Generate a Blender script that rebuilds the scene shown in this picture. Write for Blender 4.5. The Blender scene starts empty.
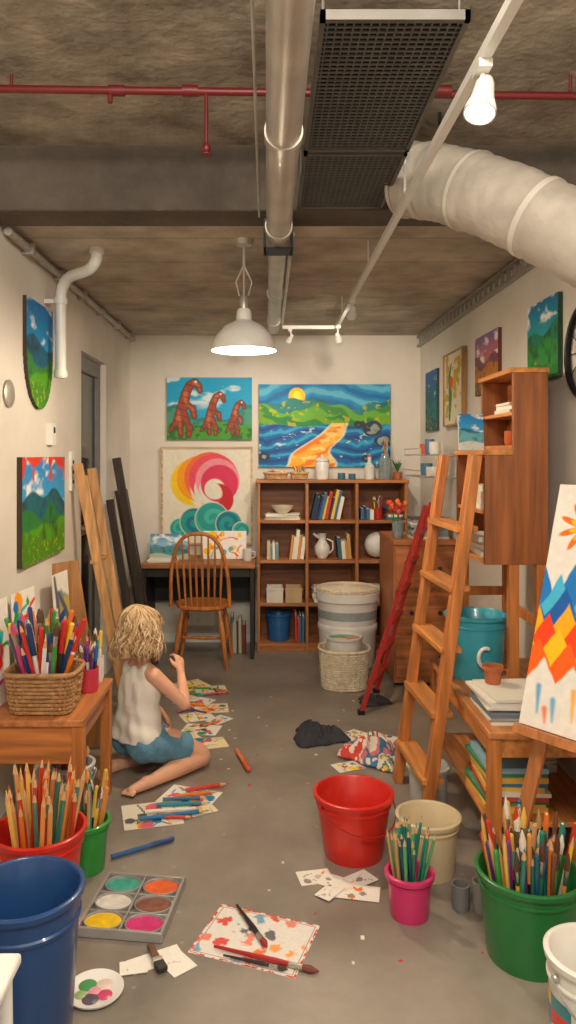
import bpy, math, random
import numpy as np
from mathutils import Vector, Matrix
random.seed(7)
PI=math.pi
V=Vector
def lin1(c):
    c=c/255.0
    return c/12.92 if c<=0.04045 else ((c+0.055)/1.055)**2.4
def L(c):
    return (lin1(c[0]),lin1(c[1]),lin1(c[2]))
# ---------------------------------------------------------------- materials
_M={}
def M(name,col=None,rough=.5,metal=0,var=.10,scale=12,bump=0,bscale=60,coat=0,trans=0,emit=0,sss=0,stretch=None):
    if name in _M: return _M[name]
    m=bpy.data.materials.new(name); m.use_nodes=True
    nt=m.node_tree; N=nt.nodes; b=N['Principled BSDF']
    b.inputs['Roughness'].default_value=rough; b.inputs['Metallic'].default_value=metal
    if coat: b.inputs['Coat Weight'].default_value=coat
    if trans: b.inputs['Transmission Weight'].default_value=trans
    if sss:
        b.inputs['Subsurface Weight'].default_value=sss
        b.inputs['Subsurface Scale'].default_value=.01
    tc=N.new('ShaderNodeTexCoord'); mp=N.new('ShaderNodeMapping')
    nt.links.new(tc.outputs['Object'],mp.inputs['Vector'])
    if stretch: mp.inputs['Scale'].default_value=stretch
    if col is None:
        a=N.new('ShaderNodeVertexColor'); a.layer_name='Col'
        nt.links.new(a.outputs['Color'],b.inputs['Base Color'])
    else:
        c=L(col)
        nz=N.new('ShaderNodeTexNoise'); nz.inputs['Scale'].default_value=scale; nz.inputs['Detail'].default_value=5
        nt.links.new(mp.outputs[0],nz.inputs['Vector'])
        mx=N.new('ShaderNodeMix'); mx.data_type='RGBA'
        mx.inputs[6].default_value=(c[0]*(1-var),c[1]*(1-var),c[2]*(1-var),1)
        mx.inputs[7].default_value=(min(1,c[0]*(1+var)),min(1,c[1]*(1+var)),min(1,c[2]*(1+var)),1)
        rp=N.new('ShaderNodeMapRange'); rp.inputs[1].default_value=.3; rp.inputs[2].default_value=.7
        nt.links.new(nz.outputs['Fac'],rp.inputs[0]); nt.links.new(rp.outputs[0],mx.inputs[0])
        nt.links.new(mx.outputs[2],b.inputs['Base Color'])
        if emit:
            b.inputs['Emission Color'].default_value=(*c,1); b.inputs['Emission Strength'].default_value=emit
    if bump:
        n2=N.new('ShaderNodeTexNoise'); n2.inputs['Scale'].default_value=bscale; n2.inputs['Detail'].default_value=4
        nt.links.new(mp.outputs[0],n2.inputs['Vector'])
        bp=N.new('ShaderNodeBump'); bp.inputs['Strength'].default_value=bump; bp.inputs['Distance'].default_value=.01
        nt.links.new(n2.outputs['Fac'],bp.inputs['Height']); nt.links.new(bp.outputs[0],b.inputs['Normal'])
    _M[name]=m; return m
def wood(name,col,ax=2,rough=.45,var=.36):
    st=[22,22,22]; st[ax]=1.6
    return M(name,col,rough=rough,var=var,scale=1.6,bump=.12,bscale=3,stretch=tuple(st))
VC=M('painted_colours',None,rough=.6,bump=.1,bscale=200)
VCG=M('glossy_colours',None,rough=.3,coat=.3)
VCP=M('paper_colours',None,rough=.85)
oak_z=wood('oak_wood_z',(188,116,58),2); oak_x=wood('oak_wood_x',(188,116,58),0); oak_y=wood('oak_wood_y',(188,116,58),1)
shelf_z=wood('shelf_wood_z',(166,106,60),2); shelf_x=wood('shelf_wood_x',(172,110,62),0)
orange_z=wood('orange_wood_z',(192,118,58),2); orange_y=wood('orange_wood_y',(200,130,68),1)
cabm=wood('cabinet_wood',(150,88,46),2); cabin=wood('cabinet_inner_wood',(134,80,42),1)
pine=wood('pine_wood',(205,156,104),2); dark_w=wood('dark_wood',(62,50,42),2)
white_pl=M('white_plastic',(232,230,225),rough=.4,var=.03)
grey_met=M('galvanised_metal',(196,188,178),rough=.38,metal=.6,var=.15,scale=6,bump=.05,bscale=20)
white_met=M('white_enamel',(225,222,215),rough=.35,var=.04)
dark_met=M('dark_metal',(40,40,42),rough=.45,metal=.6)
wick=M('wicker',(196,158,112),rough=.8,var=.3,scale=40)
wick_w=M('wicker_pale',(222,208,182),rough=.8,var=.2,scale=40)
# ---------------------------------------------------------------- builder
class B:
    def __init__(s): s.v=[];s.f=[];s.m=[];s.c=[];s.mats=[];s.mi=0;s.col=(1,1,1)
    def use(s,mat,col=None):
        if mat not in s.mats: s.mats.append(mat)
        s.mi=s.mats.index(mat)
        if col is not None: s.col=L(col)
        return s
    def F(s,idx,col=None):
        s.f.append(tuple(idx)); s.m.append(s.mi); s.c.append(col if col is not None else s.col)
    def vv(s,p): s.v.append((p[0],p[1],p[2])); return len(s.v)-1
    def box(s,c,size,R=None):
        c=V(c); h=V(size)/2; ids=[]
        for dz in(-1,1):
            for dx,dy in((-1,-1),(1,-1),(1,1),(-1,1)):
                p=V((dx*h.x,dy*h.y,dz*h.z))
                if R is not None: p=R@p
                ids.append(s.vv(c+p))
        a=ids
        for q in((0,3,2,1),(4,5,6,7),(0,1,5,4),(1,2,6,5),(2,3,7,6),(3,0,4,7)): s.F([a[i] for i in q])
    def bb(s,x0,x1,y0,y1,z0,z1): s.box(((x0+x1)/2,(y0+y1)/2,(z0+z1)/2),(abs(x1-x0),abs(y1-y0),abs(z1-z0)))
    def beam(s,p0,p1,w,d,up=(0,0,1)):
        p0=V(p0);p1=V(p1);z=(p1-p0);ln=z.length;z.normalize();x=z.cross(V(up))
        if x.length<1e-4:x=V((1,0,0))
        x.normalize();y=z.cross(x)
        R=Matrix((x,y,z)).transposed()
        s.box((p0+p1)/2,(w,d,ln),R)
    def ring(s,c,ax,r,n,ref=None):
        ax=V(ax).normalized()
        x=ref if ref is not None else (ax.orthogonal())
        x=(x-ax*x.dot(ax)).normalized(); y=ax.cross(x)
        return [s.vv(V(c)+x*(r*math.cos(2*PI*i/n))+y*(r*math.sin(2*PI*i/n))) for i in range(n)]
    def cone(s,p0,p1,r0,r1,n=12,caps=True):
        p0=V(p0);p1=V(p1);ax=p1-p0
        a=s.ring(p0,ax,r0,n);b=s.ring(p1,ax,r1,n)
        for i in range(n): s.F((a[i],a[(i+1)%n],b[(i+1)%n],b[i]))
        if caps: s.F(a[::-1]); s.F(b)
    def tube(s,pts,r,n=8,closed=False,caps=True):
        pts=[V(p) for p in pts];k=len(pts);rs=r if isinstance(r,(list,tuple)) else [r]*k
        ref=None;rings=[]
        for i in range(k):
            if closed: ax=pts[(i+1)%k]-pts[i-1]
            else: ax=pts[min(i+1,k-1)]-pts[max(i-1,0)]
            ax.normalize()
            if ref is None: ref=ax.orthogonal()
            ref=ref-ax*ref.dot(ax)
            if ref.length<1e-5: ref=ax.orthogonal()
            ref.normalize()
            rings.append(s.ring(pts[i],ax,rs[i],n,ref))
        for i in range(k if closed else k-1):
            a=rings[i];b=rings[(i+1)%k]
            for j in range(n): s.F((a[j],a[(j+1)%n],b[(j+1)%n],b[j]))
        if caps and not closed: s.F(rings[0][::-1]); s.F(rings[-1])
    def lathe(s,prof,c=(0,0,0),n=32,R=None,colf=None):
        c=V(c);rings=[]
        for (r,z) in prof:
            if abs(r)<1e-6:
                p=V((0,0,z)); rings.append([s.vv(c+(R@p if R is not None else p))])
            else:
                q=[]
                for i in range(n):
                    p=V((r*math.cos(2*PI*i/n),r*math.sin(2*PI*i/n),z))
                    q.append(s.vv(c+(R@p if R is not None else p)))
                rings.append(q)
        for k in range(len(rings)-1):
            a,b=rings[k],rings[k+1]
            for i in range(n):
                j=(i+1)%n; cc=colf(i,k) if colf else None
                if len(a)==1 and len(b)==1: continue
                if len(a)==1: s.F((a[0],b[j],b[i]),cc)
                elif len(b)==1: s.F((a[i],a[j],b[0]),cc)
                else: s.F((a[i],a[j],b[j],b[i]),cc)
    def ell(s,c,r,n=16,R=None):
        if not isinstance(r,(tuple,list)): r=(r,r,r)
        S=Matrix.Diagonal(V(r)); 
        if R is not None: S=R@S
        k=max(6,n//2)
        s.lathe([(0 if i in(0,k) else math.sin(PI*i/k),-math.cos(PI*i/k)) for i in range(k+1)],c,n,S)
    def rc(s,p0,p1,r0,r1,n=16):
        s.cone(p0,p1,r0,r1,n); s.ell(p0,r0,n); s.ell(p1,r1,n)
    def prism(s,pts,O,U,W,N,t):
        O=V(O);U=V(U);W=V(W);N=V(N);k=len(pts)
        a=[s.vv(O+U*p[0]+W*p[1]) for p in pts]; b=[s.vv(O+U*p[0]+W*p[1]-N*t) for p in pts]
        s.F(a); s.F(b[::-1])
        for i in range(k): s.F((a[i],b[i],b[(i+1)%k],a[(i+1)%k]))
    def make(s,name,bevel=0,angle=38,parent=None,origin=True,flat=False):
        me=bpy.data.meshes.new(name)
        A=np.array(s.v,dtype=float)
        o=V((0,0,0))
        if origin:
            mn=A.min(0);mx=A.max(0); o=V(((mn[0]+mx[0])/2,(mn[1]+mx[1])/2,mn[2])); A=A-np.array(o)
        me.from_pydata(A.tolist(),[],s.f)
        for m in s.mats: me.materials.append(m)
        me.polygons.foreach_set('material_index',s.m)
        ca=me.color_attributes.new('Col','FLOAT_COLOR','CORNER')
        lt=np.array([len(f) for f in s.f])
        fc=np.array([(c[0],c[1],c[2],1.0) for c in s.c],dtype=np.float32)
        ca.data.foreach_set('color',np.repeat(fc,lt,axis=0).ravel())
        if not flat:
            me.polygons.foreach_set('use_smooth',[True]*len(s.f))
            me.set_sharp_from_angle(angle=math.radians(angle))
        me.update()
        ob=bpy.data.objects.new(name,me); ob.location=o
        bpy.context.scene.collection.objects.link(ob)
        if bevel:
            md=ob.modifiers.new('bevel','BEVEL'); md.width=bevel; md.segments=2; md.limit_method='ANGLE'; md.angle_limit=math.radians(50)
        if parent: 
            ob.parent=parent; ob.location=o-parent.location
        return ob
def empty(name,loc):
    e=bpy.data.objects.new(name,None); e.location=loc; e.empty_display_size=.1
    bpy.context.scene.collection.objects.link(e); return e
def lightobj(name,kind,loc,energy,col,target=None,parent=None,**k):
    d=bpy.data.lights.new(name,kind); d.energy=energy; d.color=col
    for a,b in k.items(): setattr(d,a,b)
    o=bpy.data.objects.new(name,d); bpy.context.scene.collection.objects.link(o); o.location=loc
    if target is not None: o.rotation_euler=(V(target)-V(loc)).to_track_quat('-Z','Y').to_euler()
    if parent: o.parent=parent; o.location=V(loc)-parent.location
    return o
# ---------------------------------------------------------------- 2D painting helpers
def vn(x,y,seed):
    t=np.random.default_rng(seed).random((67,67))
    xi=np.floor(x).astype(int);yi=np.floor(y).astype(int);fx=x-xi;fy=y-yi
    fx=fx*fx*(3-2*fx);fy=fy*fy*(3-2*fy);x0=xi%67;x1=(xi+1)%67;y0=yi%67;y1=(yi+1)%67
    return t[x0,y0]*(1-fx)*(1-fy)+t[x1,y0]*fx*(1-fy)+t[x0,y1]*(1-fx)*fy+t[x1,y1]*fx*fy
def fbm(x,y,s,seed=1):
    return .55*vn(x*s,y*s,seed)+.3*vn(x*s*2.1,y*s*2.1,seed+1)+.15*vn(x*s*4.3,y*s*4.3,seed+2)
def C(c): return np.array(L(c))
def mask(d,w=.012): return np.clip(.5-d/w,0,1)[...,None]
def sstep(v,a,b): return np.clip((v-a)/(b-a),0,1)[...,None]
def mixc(img,c,m):
    c=C(c) if isinstance(c,(tuple,list)) else c
    return img*(1-m)+c*m
def disc(x,y,cx,cy,r): return np.hypot(x-cx,y-cy)-r
def chain(x,y,pts,rs):
    d=np.full(x.shape,9.)
    for (a,b,ra,rb) in zip(pts[:-1],pts[1:],rs[:-1],rs[1:]):
        ax,ay=a;bx,by=b;L2=(bx-ax)**2+(by-ay)**2
        t=np.clip(((x-ax)*(bx-ax)+(y-ay)*(by-ay))/L2,0,1)
        d=np.minimum(d,np.hypot(x-ax-t*(bx-ax),y-ay-t*(by-ay))-(ra+(rb-ra)*t))
    return d
def art(name,O,U,W,w,h,func,nx=90,thick=.02,frame=None,fw=.02,edge=(225,220,210),clip=None,mat=None,curl=0,parent=None,tex=.16,sat=1.22):
    O=V(O);U=V(U).normalized();W=V(W).normalized();N=U.cross(W)
    ny=max(4,int(nx*h/w)); a=w/h
    gx,gy=np.meshgrid((np.arange(nx)+.5)/nx,(np.arange(ny)+.5)/ny,indexing='ij')
    img=np.clip(func(gx*a,gy,a),0,1)
    lum=img@np.array([.25,.6,.15]); img=np.clip(lum[...,None]+(img-lum[...,None])*sat,0,1)
    st=(fbm(gx*a,gy,38,91)-.5)[...,None]*tex+1
    img=np.clip(img*st,0,1)
    b=B(); b.use(mat or VC)
    keep=np.ones((nx,ny),bool) if clip is None else clip(gx,gy)
    ids={}
    def vid(i,j):
        if (i,j) not in ids:
            u=i/nx;v=j/ny; ids[(i,j)]=b.vv(O+U*(w*u)+W*(h*v)+N*(curl*((2*u-1)**2*(.4+.6*math.sin(3*v+1)**2))))
        return ids[(i,j)]
    for i in range(nx):
        for j in range(ny):
            if keep[i,j]: b.F((vid(i,j),vid(i+1,j),vid(i+1,j+1),vid(i,j+1)),tuple(img[i,j]))
    b.col=L(edge)
    if clip is None:
        if thick>0 and not curl:
            c=O+U*(w/2)+W*(h/2)-N*(thick/2+.0004)
            R=Matrix((U,W,N)).transposed(); b.box(c,(w,h,thick),R)
    else:
        for i in range(nx):
            js=[j for j in range(ny) if keep[i,j]]
            if js:
                c=O+U*(w*(i+.5)/nx)+W*(h*(js[0]+js[-1]+1)/2/ny)-N*(thick/2+.0004)
                R=Matrix((U,W,N)).transposed(); b.box(c,(w/nx,h*(js[-1]-js[0]+1)/ny,thick),R)
    if frame:
        b.use(frame); R=Matrix((U,W,N)).transposed(); t=thick+.012
        for (u,v,sw,sh) in((w/2,-fw/2,w+2*fw,fw),(w/2,h+fw/2,w+2*fw,fw),(-fw/2,h/2,fw,h),(w+fw/2,h/2,fw,h)):
            b.box(O+U*u+W*v-N*(thick/2-.004),(sw,sh,t),R)
    return b.make(name,flat=True,parent=parent)
def landscape(sky=(70,150,205),cloud=(235,240,240),hills=((40,110,110),(60,140,70),(110,160,60)),fg=(70,130,50),seed=3,top=None):
    def fn(x,y,a):
        img=np.ones(x.shape+(3,))*C(sky)
        img=mixc(img,(30,95,170),np.clip((y-.6)*1.6,0,1)[...,None])
        img=mixc(img,cloud,np.clip((fbm(x+.3,y*2,4,seed)-.55)*6,0,1)[...,None]*(y>.5)[...,None])
        for k,hc in enumerate(hills):
            base=.58-.13*k
            hh=base+.16*(vn(x*(2.2+k),x*0+k*3.3,seed+k)-.4)+.05*np.sin(x*7+k*2)
            img=mixc(img,hc,mask(y-hh,.02)); img=mixc(img,tuple(int(q*.6) for q in hc),mask(y-hh,.02)*np.clip((fbm(x,y,9,seed+9)-.48)*3,0,1)[...,None])
        img=mixc(img,fg,mask(y-.2-.05*np.sin(5*x),.03))
        img=mixc(img,(200,190,70),mask(y-.2-.05*np.sin(5*x),.03)*(fbm(x,y,25,seed+5)>.66)[...,None]*.6)
        if top is not None: img=mixc(img,top,sstep(fbm(x,y,9,seed+20)*.5+y,1.10,1.16))
        return img
    return fn
def p_dino(x,y,a):
    img=np.ones(x.shape+(3,))*C((60,160,200))
    img=mixc(img,(225,235,235),sstep(fbm(x+.2,y*2.2,3.2,14),.52,.66)*sstep(y,.45,.6)*.85)
    hh=.42+.10*np.sin(x*5+1)+.05*np.sin(x*11); img=mixc(img,(60,125,120),mask(y-hh,.02)); img=mixc(img,(95,160,130),mask(y-hh+.06,.03)*(fbm(x,y,7,3)>.5)[...,None]*.6)
    hh=.26+.03*np.sin(x*9); img=mixc(img,(86,150,72),mask(y-hh,.03)); img=mixc(img,(52,110,60),mask(y-hh,.03)*(fbm(x,y,12,6)>.54)[...,None])
    for (ox,oy,s,fl) in((.30,.14,1.0,1),(.74,.15,.74,1),(1.10,.13,.6,1)):
        P=lambda l:[(ox+p[0]*s*fl,oy+p[1]*s) for p in l]
        d=chain(x,y,P([(-.26,.0),(-.18,.10),(-.10,.24),(-.04,.42),(.0,.60),(.06,.73),(.14,.78),(.21,.72),(.23,.64)]),[s*q for q in(.015,.035,.07,.08,.065,.06,.055,.045,.03)])
        for lg in([(-.10,.22),(-.08,-.06)],[(-.04,.3),(.06,.06)],[(.06,.06),(.05,-.07)],[(-.0,.45),(.11,.36)],[(.11,.36),(.14,.24)]):
            d=np.minimum(d,chain(x,y,P(lg),[.05*s,.032*s]))
        m=mask(d); img=mixc(img,(58,32,34),mask(d-.012)); img=mixc(img,(150,74,58),m)
        img=mixc(img,(205,130,96),mask(d+.03*s,.03)*sstep(np.sin(26*(x+.35*y)),-.2,.6)*.7)
        img=mixc(img,(96,44,44),m*sstep(np.sin(60*(y+.25*x)),.55,.9)*.6)
        img=mixc(img,(240,235,220),mask(disc(x,y,ox+.16*s,oy+.79*s,.016*s+.004)))
    return img
def p_abstract(x,y,a):
    bg=(232,226,210); img=np.ones(x.shape+(3,))*C(bg)
    def cres(img,c0,r0,c1,r1,c): return mixc(img,c,mask(np.maximum(disc(x,y,*c0,r0),-disc(x,y,*c1,r1))))
    img=cres(img,(.33,.64),.25,(.45,.54),.18,(244,206,60))
    img=cres(img,(.39,.68),.245,(.47,.58),.19,(242,160,56))
    img=cres(img,(.50,.69),.275,(.50,.58),.21,(236,112,70))
    img=cres(img,(.54,.68),.265,(.52,.57),.19,(228,84,100))
    img=cres(img,(.58,.66),.235,(.54,.57),.155,(238,150,164))
    img=cres(img,(.60,.63),.20,(.55,.57),.11,(214,60,96))
    img=cres(img,(.58,.46),.17,(.50,.52),.13,(196,42,52))
    for i,(cx,cy,r) in enumerate(((.18,.15,.11),(.33,.22,.15),(.52,.25,.18),(.70,.2,.14),(.83,.13,.09))):
        d=disc(x,y,cx,cy,r); rr=np.hypot(x-cx,y-cy)/r; th=np.arctan2(y-cy,x-cx); m=mask(d)
        img=mixc(img,(50,160,152),m); s=np.sin(th*(-1)**i+rr*9+i)
        img=mixc(img,(36,120,150) if i%2 else (80,185,170),m*sstep(s,.1,.3)); img=mixc(img,bg,mask(np.abs(d)-.004))
    return mixc(img,bg,mask(y-.07))
def p_big(x,y,a):
    img=np.ones(x.shape+(3,))*C((50,142,190))
    fl=fbm(x+.3,y,3.0,77)
    wv=np.sin(26*(y+.10*np.sin(4*x+2)+.25*(fl-.5)))
    img=mixc(img,(130,196,215),sstep(wv,.2,.8)*.7); img=mixc(img,(28,90,150),sstep(-wv,.3,.9)*.7)
    img=mixc(img,(250,205,50),mask(disc(x,y,.46,.86,.10))); img=mixc(img,(252,235,120),mask(disc(x,y,.46,.86,.055)))
    for k,(b0,am,ph,c,c2) in enumerate(((.78,.14,.2,(58,130,125),(38,95,105)),(.72,.16,1.9,(110,168,76),(56,122,70)),(.60,.07,4.0,(52,128,72),(130,170,64)))):
        hh=b0+am*np.abs(np.sin(x*(2.6+k*.9)+ph))*.9-am*.6+.02*np.sin(20*x)
        m=mask(y-hh,.015); img=mixc(img,c,m); img=mixc(img,c2,m*sstep(np.sin(24*(y-hh)+9*x+4*fl),.2,.7)*.8); img=mixc(img,(225,200,80),m*sstep(fbm(x,y,14,k+50),.66,.72)*.5)
    wl=.50+.015*np.sin(9*x); water=mask(y-wl); fl2=fbm(x,y,4.5,88)
    img=mixc(img,(26,98,158),water)
    w2=np.sin(46*(y+.05*np.sin(6*x+1)+.16*(fl2-.5)))
    img=mixc(img,(84,176,204),water*sstep(w2,.4,.9)*.75); img=mixc(img,(14,58,118),water*sstep(-w2,.4,.9)*.7); img=mixc(img,(225,235,230),water*sstep(fbm(x,y*2,13,9),.70,.76)*.6)
    q=np.clip((.53-y)/.53,0,1)
    cx=.98-.44*q+.09*np.sin(8*q)*q; wd=.08+.20*q**1.1+.02*np.sin(20*y)*q
    pm=mask(np.abs(x-cx)-wd,.03)*(y<.53)[...,None]
    img=mixc(img,(232,238,230),mask(np.abs(x-cx)-wd-.02,.03)*(y<.53)[...,None])
    img=mixc(img,(240,178,92),pm); img=mixc(img,(224,118,52),pm*sstep(np.sin(34*(y+.14*np.sin(4*x)+.15*fl2)),.1,.7)*.85); img=mixc(img,(250,226,160),pm*sstep(fbm(x,y*2,9,17),.58,.66)*.7)
    for (cx,cy,r) in((1.38,.46,.12),(1.50,.32,.10),(.06,.12,.08),(1.30,.10,.07),(1.22,.52,.06)):
        d=disc(x,y*1.4,cx,cy*1.4,r)+.08*(fbm(x,y,10,5)-.5); img=mixc(img,(44,54,74),mask(d)); img=mixc(img,(150,160,150),mask(d+.03)*sstep(fbm(x,y,15,6),.5,.6))
    return img
def p_easel(x,y,a):
    img=np.ones(x.shape+(3,))*C((238,234,226))
    n=fbm(x,y,9,31)
    cx,cy=.14,.82
    ang=np.arctan2(y-cy,x-cx); r=np.hypot(x-cx,y-cy)
    img=mixc(img,(236,120,24),mask(r-.074-.038*np.cos(9*ang),.015)); img=mixc(img,(250,200,50),mask(r-.050-.014*np.cos(9*ang+.4),.015)); img=mixc(img,(206,76,26),mask(r-.024,.012))
    def zig(b,am,f,ph): return b+am*(2*np.abs(((x*f+ph)%1)-.5))+.05*(n-.5)
    for (b0,am,f,ph,c) in((.52,.17,6.2,.1,(34,122,190)),(.48,.14,7.3,.45,(96,184,216)),(.44,.13,6.4,.3,(24,90,165)),(.37,.14,6.8,.1,(248,180,40)),(.33,.13,7.6,.6,(232,84,28)),(.28,.12,6.5,.3,(250,200,60)),(.24,.11,7.4,.8,(236,110,40)),(.18,.09,7.8,.5,(238,234,226))):
        img=mixc(img,c,mask(y-zig(b0,am,f,ph),.012))
    for i,(dx,dy,l,c) in enumerate(((.06,.16,.10,(60,150,200)),(.13,.12,.08,(70,160,205)),(.21,.17,.11,(240,170,60)),(.28,.13,.08,(60,150,200)),(.1,.08,.05,(235,110,50)))):
        img=mixc(img,c,mask(chain(x,y,[(dx,dy),(dx+.01,dy-l)],[.012,.004]))*.8)
    return img
def kids(seed,bg=(238,234,226),n=14,cols=None,dens=1.0):
    def fn(x,y,a):
        r=random.Random(seed); img=np.ones(x.shape+(3,))*C(bg)
        cs=cols or [(220,60,50),(240,160,40),(245,215,70),(60,150,80),(50,120,190),(200,80,150),(60,180,180)]
        for i in range(n):
            c=r.choice(cs); cx=r.uniform(.1,.9)*a; cy=r.uniform(.1,.9); t=r.random(); s=r.uniform(.04,.13)*dens
            if t<.5: img=mixc(img,c,mask(disc(x,y,cx,cy,s)+.08*(fbm(x,y,10,seed+i)-.5),.02))
            else:
                an=r.uniform(0,PI); img=mixc(img,c,mask(chain(x,y,[(cx-math.cos(an)*s*1.6,cy-math.sin(an)*s*1.6),(cx,cy+s*.3),(cx+math.cos(an)*s*1.6,cy+math.sin(an)*s*1.6)],[.018,.02,.014])))
        return img
    return fn
def p_figure(x,y,a):
    img=np.ones(x.shape+(3,))*C((222,214,190)); 
    img=mixc(img,(190,160,60),(fbm(x,y,6,3)>.6)[...,None])
    img=mixc(img,(70,120,90),mask(chain(x,y,[(.3,.1),(.35,.4),(.3,.7),(.4,.85)],[.05,.1,.06,.03])))
    img=mixc(img,(200,90,60),mask(disc(x,y,.4,.6,.09))); return img
# ---------------------------------------------------------------- room
def concrete(name,c1,c2,rough,scale=1.2,lines=None,spots=0,bump=.25,bs=45):
    m=bpy.data.materials.new(name); m.use_nodes=True; nt=m.node_tree;N=nt.nodes;b=N['Principled BSDF']
    tc=N.new('ShaderNodeTexCoord')
    n1=N.new('ShaderNodeTexNoise'); n1.inputs['Scale'].default_value=scale; n1.inputs['Detail'].default_value=9; n1.inputs['Roughness'].default_value=.62
    nt.links.new(tc.outputs['Object'],n1.inputs['Vector'])
    cr=N.new('ShaderNodeValToRGB'); cr.color_ramp.elements[0].position=.33; cr.color_ramp.elements[1].position=.68
    cr.color_ramp.elements[0].color=(*L(c1),1); cr.color_ramp.elements[1].color=(*L(c2),1)
    nt.links.new(n1.outputs['Fac'],cr.inputs[0]); last=cr.outputs[0]
    n2=N.new('ShaderNodeTexNoise'); n2.inputs['Scale'].default_value=bs; n2.inputs['Detail'].default_value=6
    nt.links.new(tc.outputs['Object'],n2.inputs['Vector'])
    h=n2.outputs['Fac']
    if lines:
        w=N.new('ShaderNodeTexWave'); w.bands_direction='Y' if lines[0]=='Y' else 'X'; w.wave_profile='SAW'; w.inputs['Scale'].default_value=lines[1]; w.inputs['Distortion'].default_value=.25; w.inputs['Detail'].default_value=2
        nt.links.new(tc.outputs['Object'],w.inputs['Vector'])
        r=N.new('ShaderNodeMapRange'); r.inputs[1].default_value=0; r.inputs[2].default_value=.05; r.inputs[3].default_value=.6; r.inputs[4].default_value=1
        nt.links.new(w.outputs['Fac'],r.inputs[0])
        mx=N.new('ShaderNodeMix'); mx.data_type='RGBA'; mx.blend_type='MULTIPLY'; mx.inputs[0].default_value=1
        nt.links.new(last,mx.inputs[6]); nt.links.new(r.outputs[0],mx.inputs[7]); last=mx.outputs[2]
    if spots:
        vo=N.new('ShaderNodeTexVoronoi'); vo.inputs['Scale'].default_value=9
        nt.links.new(tc.outputs['Object'],vo.inputs['Vector'])
        r=N.new('ShaderNodeMapRange'); r.inputs[1].default_value=.05; r.inputs[2].default_value=.09; r.inputs[3].default_value=spots; r.inputs[4].default_value=0
        nt.links.new(vo.outputs['Distance'],r.inputs[0])
        mx=N.new('ShaderNodeMix'); mx.data_type='RGBA'; mx.inputs[7].default_value=(.55,.50,.44,1)
        nt.links.new(r.outputs[0],mx.inputs[0]); nt.links.new(last,mx.inputs[6]); last=mx.outputs[2]
    nt.links.new(last,b.inputs['Base Color'])
    rr=N.new('ShaderNodeMapRange'); rr.inputs[3].default_value=rough-.12; rr.inputs[4].default_value=rough+.15
    nt.links.new(n1.outputs['Fac'],rr.inputs[0]); nt.links.new(rr.outputs[0],b.inputs['Roughness'])
    bp=N.new('ShaderNodeBump'); bp.inputs['Strength'].default_value=bump; bp.inputs['Distance'].default_value=.01
    nt.links.new(h,bp.inputs['Height']); nt.links.new(bp.outputs[0],b.inputs['Normal'])
    return m
floor_m=concrete('polished_concrete',(116,108,99),(160,150,139),.34,1.7,spots=.3,bump=.06)
ceil_m=concrete('board_formed_concrete',(146,134,118),(208,196,178),.85,2.8,lines=('Y',.75),bump=.6)
ceil_d=concrete('raw_concrete_rough',(110,99,86),(182,169,150),.9,3.6,bump=.9,bs=30)
beam_m=concrete('beam_concrete',(70,62,55),(106,96,85),.9,2.5,bump=.6)
wall_m=concrete('white_plaster',(210,203,192),(232,226,216),.85,1.1,bump=.12)
XL,XR,YB=-1.1,1.23,6.1
b=B();b.use(floor_m);b.bb(XL-.1,XR+.1,-1.5,YB+.1,-.08,0);b.make('floor')
b=B();b.use(wall_m);b.bb(XL-.1,XR+.1,YB,YB+.1,0,2.75);b.make('wall_back')
b=B();b.use(wall_m);b.bb(XR,XR+.1,-1.5,YB,0,2.75);b.make('wall_right')
b=B();b.use(wall_m)
b.bb(XL-.1,XL,-1.5,4.5,0,2.75);b.bb(XL-.1,XL,5.2,YB,0,2.75);b.bb(XL-.1,XL,4.5,5.2,2.12,2.75);b.bb(XL-.14,XL-.1,4.4,5.3,0,2.3);b.make('wall_left')
b=B();b.use(ceil_m);b.bb(XL,XR,3.13,YB,2.46,2.6);b.make('ceiling')
b=B();b.use(ceil_d);b.bb(XL,XR,-1.5,2.92,2.69,2.75);b.make('ceiling')
b=B();b.use(beam_m);b.bb(XL,XR,2.92,3.13,2.44,2.75);b.make('ceiling_beam',bevel=.008)
b=B();b.use(M('grey_door_paint',(130,130,128),rough=.5))
b.bb(XL-.09,XL-.04,4.5,4.58,0,2.12);b.bb(XL-.09,XL-.04,5.12,5.2,0,2.12);b.bb(XL-.09,XL-.04,4.58,5.12,2.02,2.12);b.bb(XL-.09,XL-.04,4.58,5.12,0,.3);b.bb(XL-.09,XL-.04,4.58,5.12,1.0,1.06)
b.use(M('dark_glass',(28,32,36),rough=.1));b.bb(XL-.075,XL-.06,4.58,5.12,.3,1.0);b.bb(XL-.075,XL-.06,4.58,5.12,1.06,2.02)
b.use(grey_met);b.cone((XL-.04,4.64,1.05),(XL-.01,4.64,1.05),.01,.01);b.cone((XL-.01,4.63,1.05),(XL-.01,4.74,1.05),.009,.009)
b.make('door_1',bevel=.003)
b=B();b.use(white_pl);b.bb(XR-.012,XR,3.13,YB,0,.07);b.make('baseboard_right')
b=B();b.use(white_pl);b.bb(XL,XR-.02,YB-.012,YB,0,.07);b.make('baseboard_back')
b=B();b.use(M('conduit_grey',(176,170,162),rough=.5,metal=.2));b.cone((XL+.03,3.14,2.425),(XL+.03,YB-.01,2.425),.018,.018)
for i in range(6): b.bb(XL,XL+.055,3.4+i*.5,3.43+i*.5,2.40,2.45)
b.make('conduit_pipe')
b=B();b.use(M('tray_metal',(170,165,158),rough=.45,metal=.5))
for zz in(2.37,2.44): b.bb(XR-.03,XR,3.14,YB-.01,zz-.008,zz+.008)
for i in range(29): b.bb(XR-.028,XR-.012,3.2+i*.1,3.215+i*.1,2.37,2.44)
b.make('cable_tray')
b=B();b.use(white_met)
pts=[(-1.02,3.76,1.88),(-1.02,3.76,2.28)]
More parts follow.
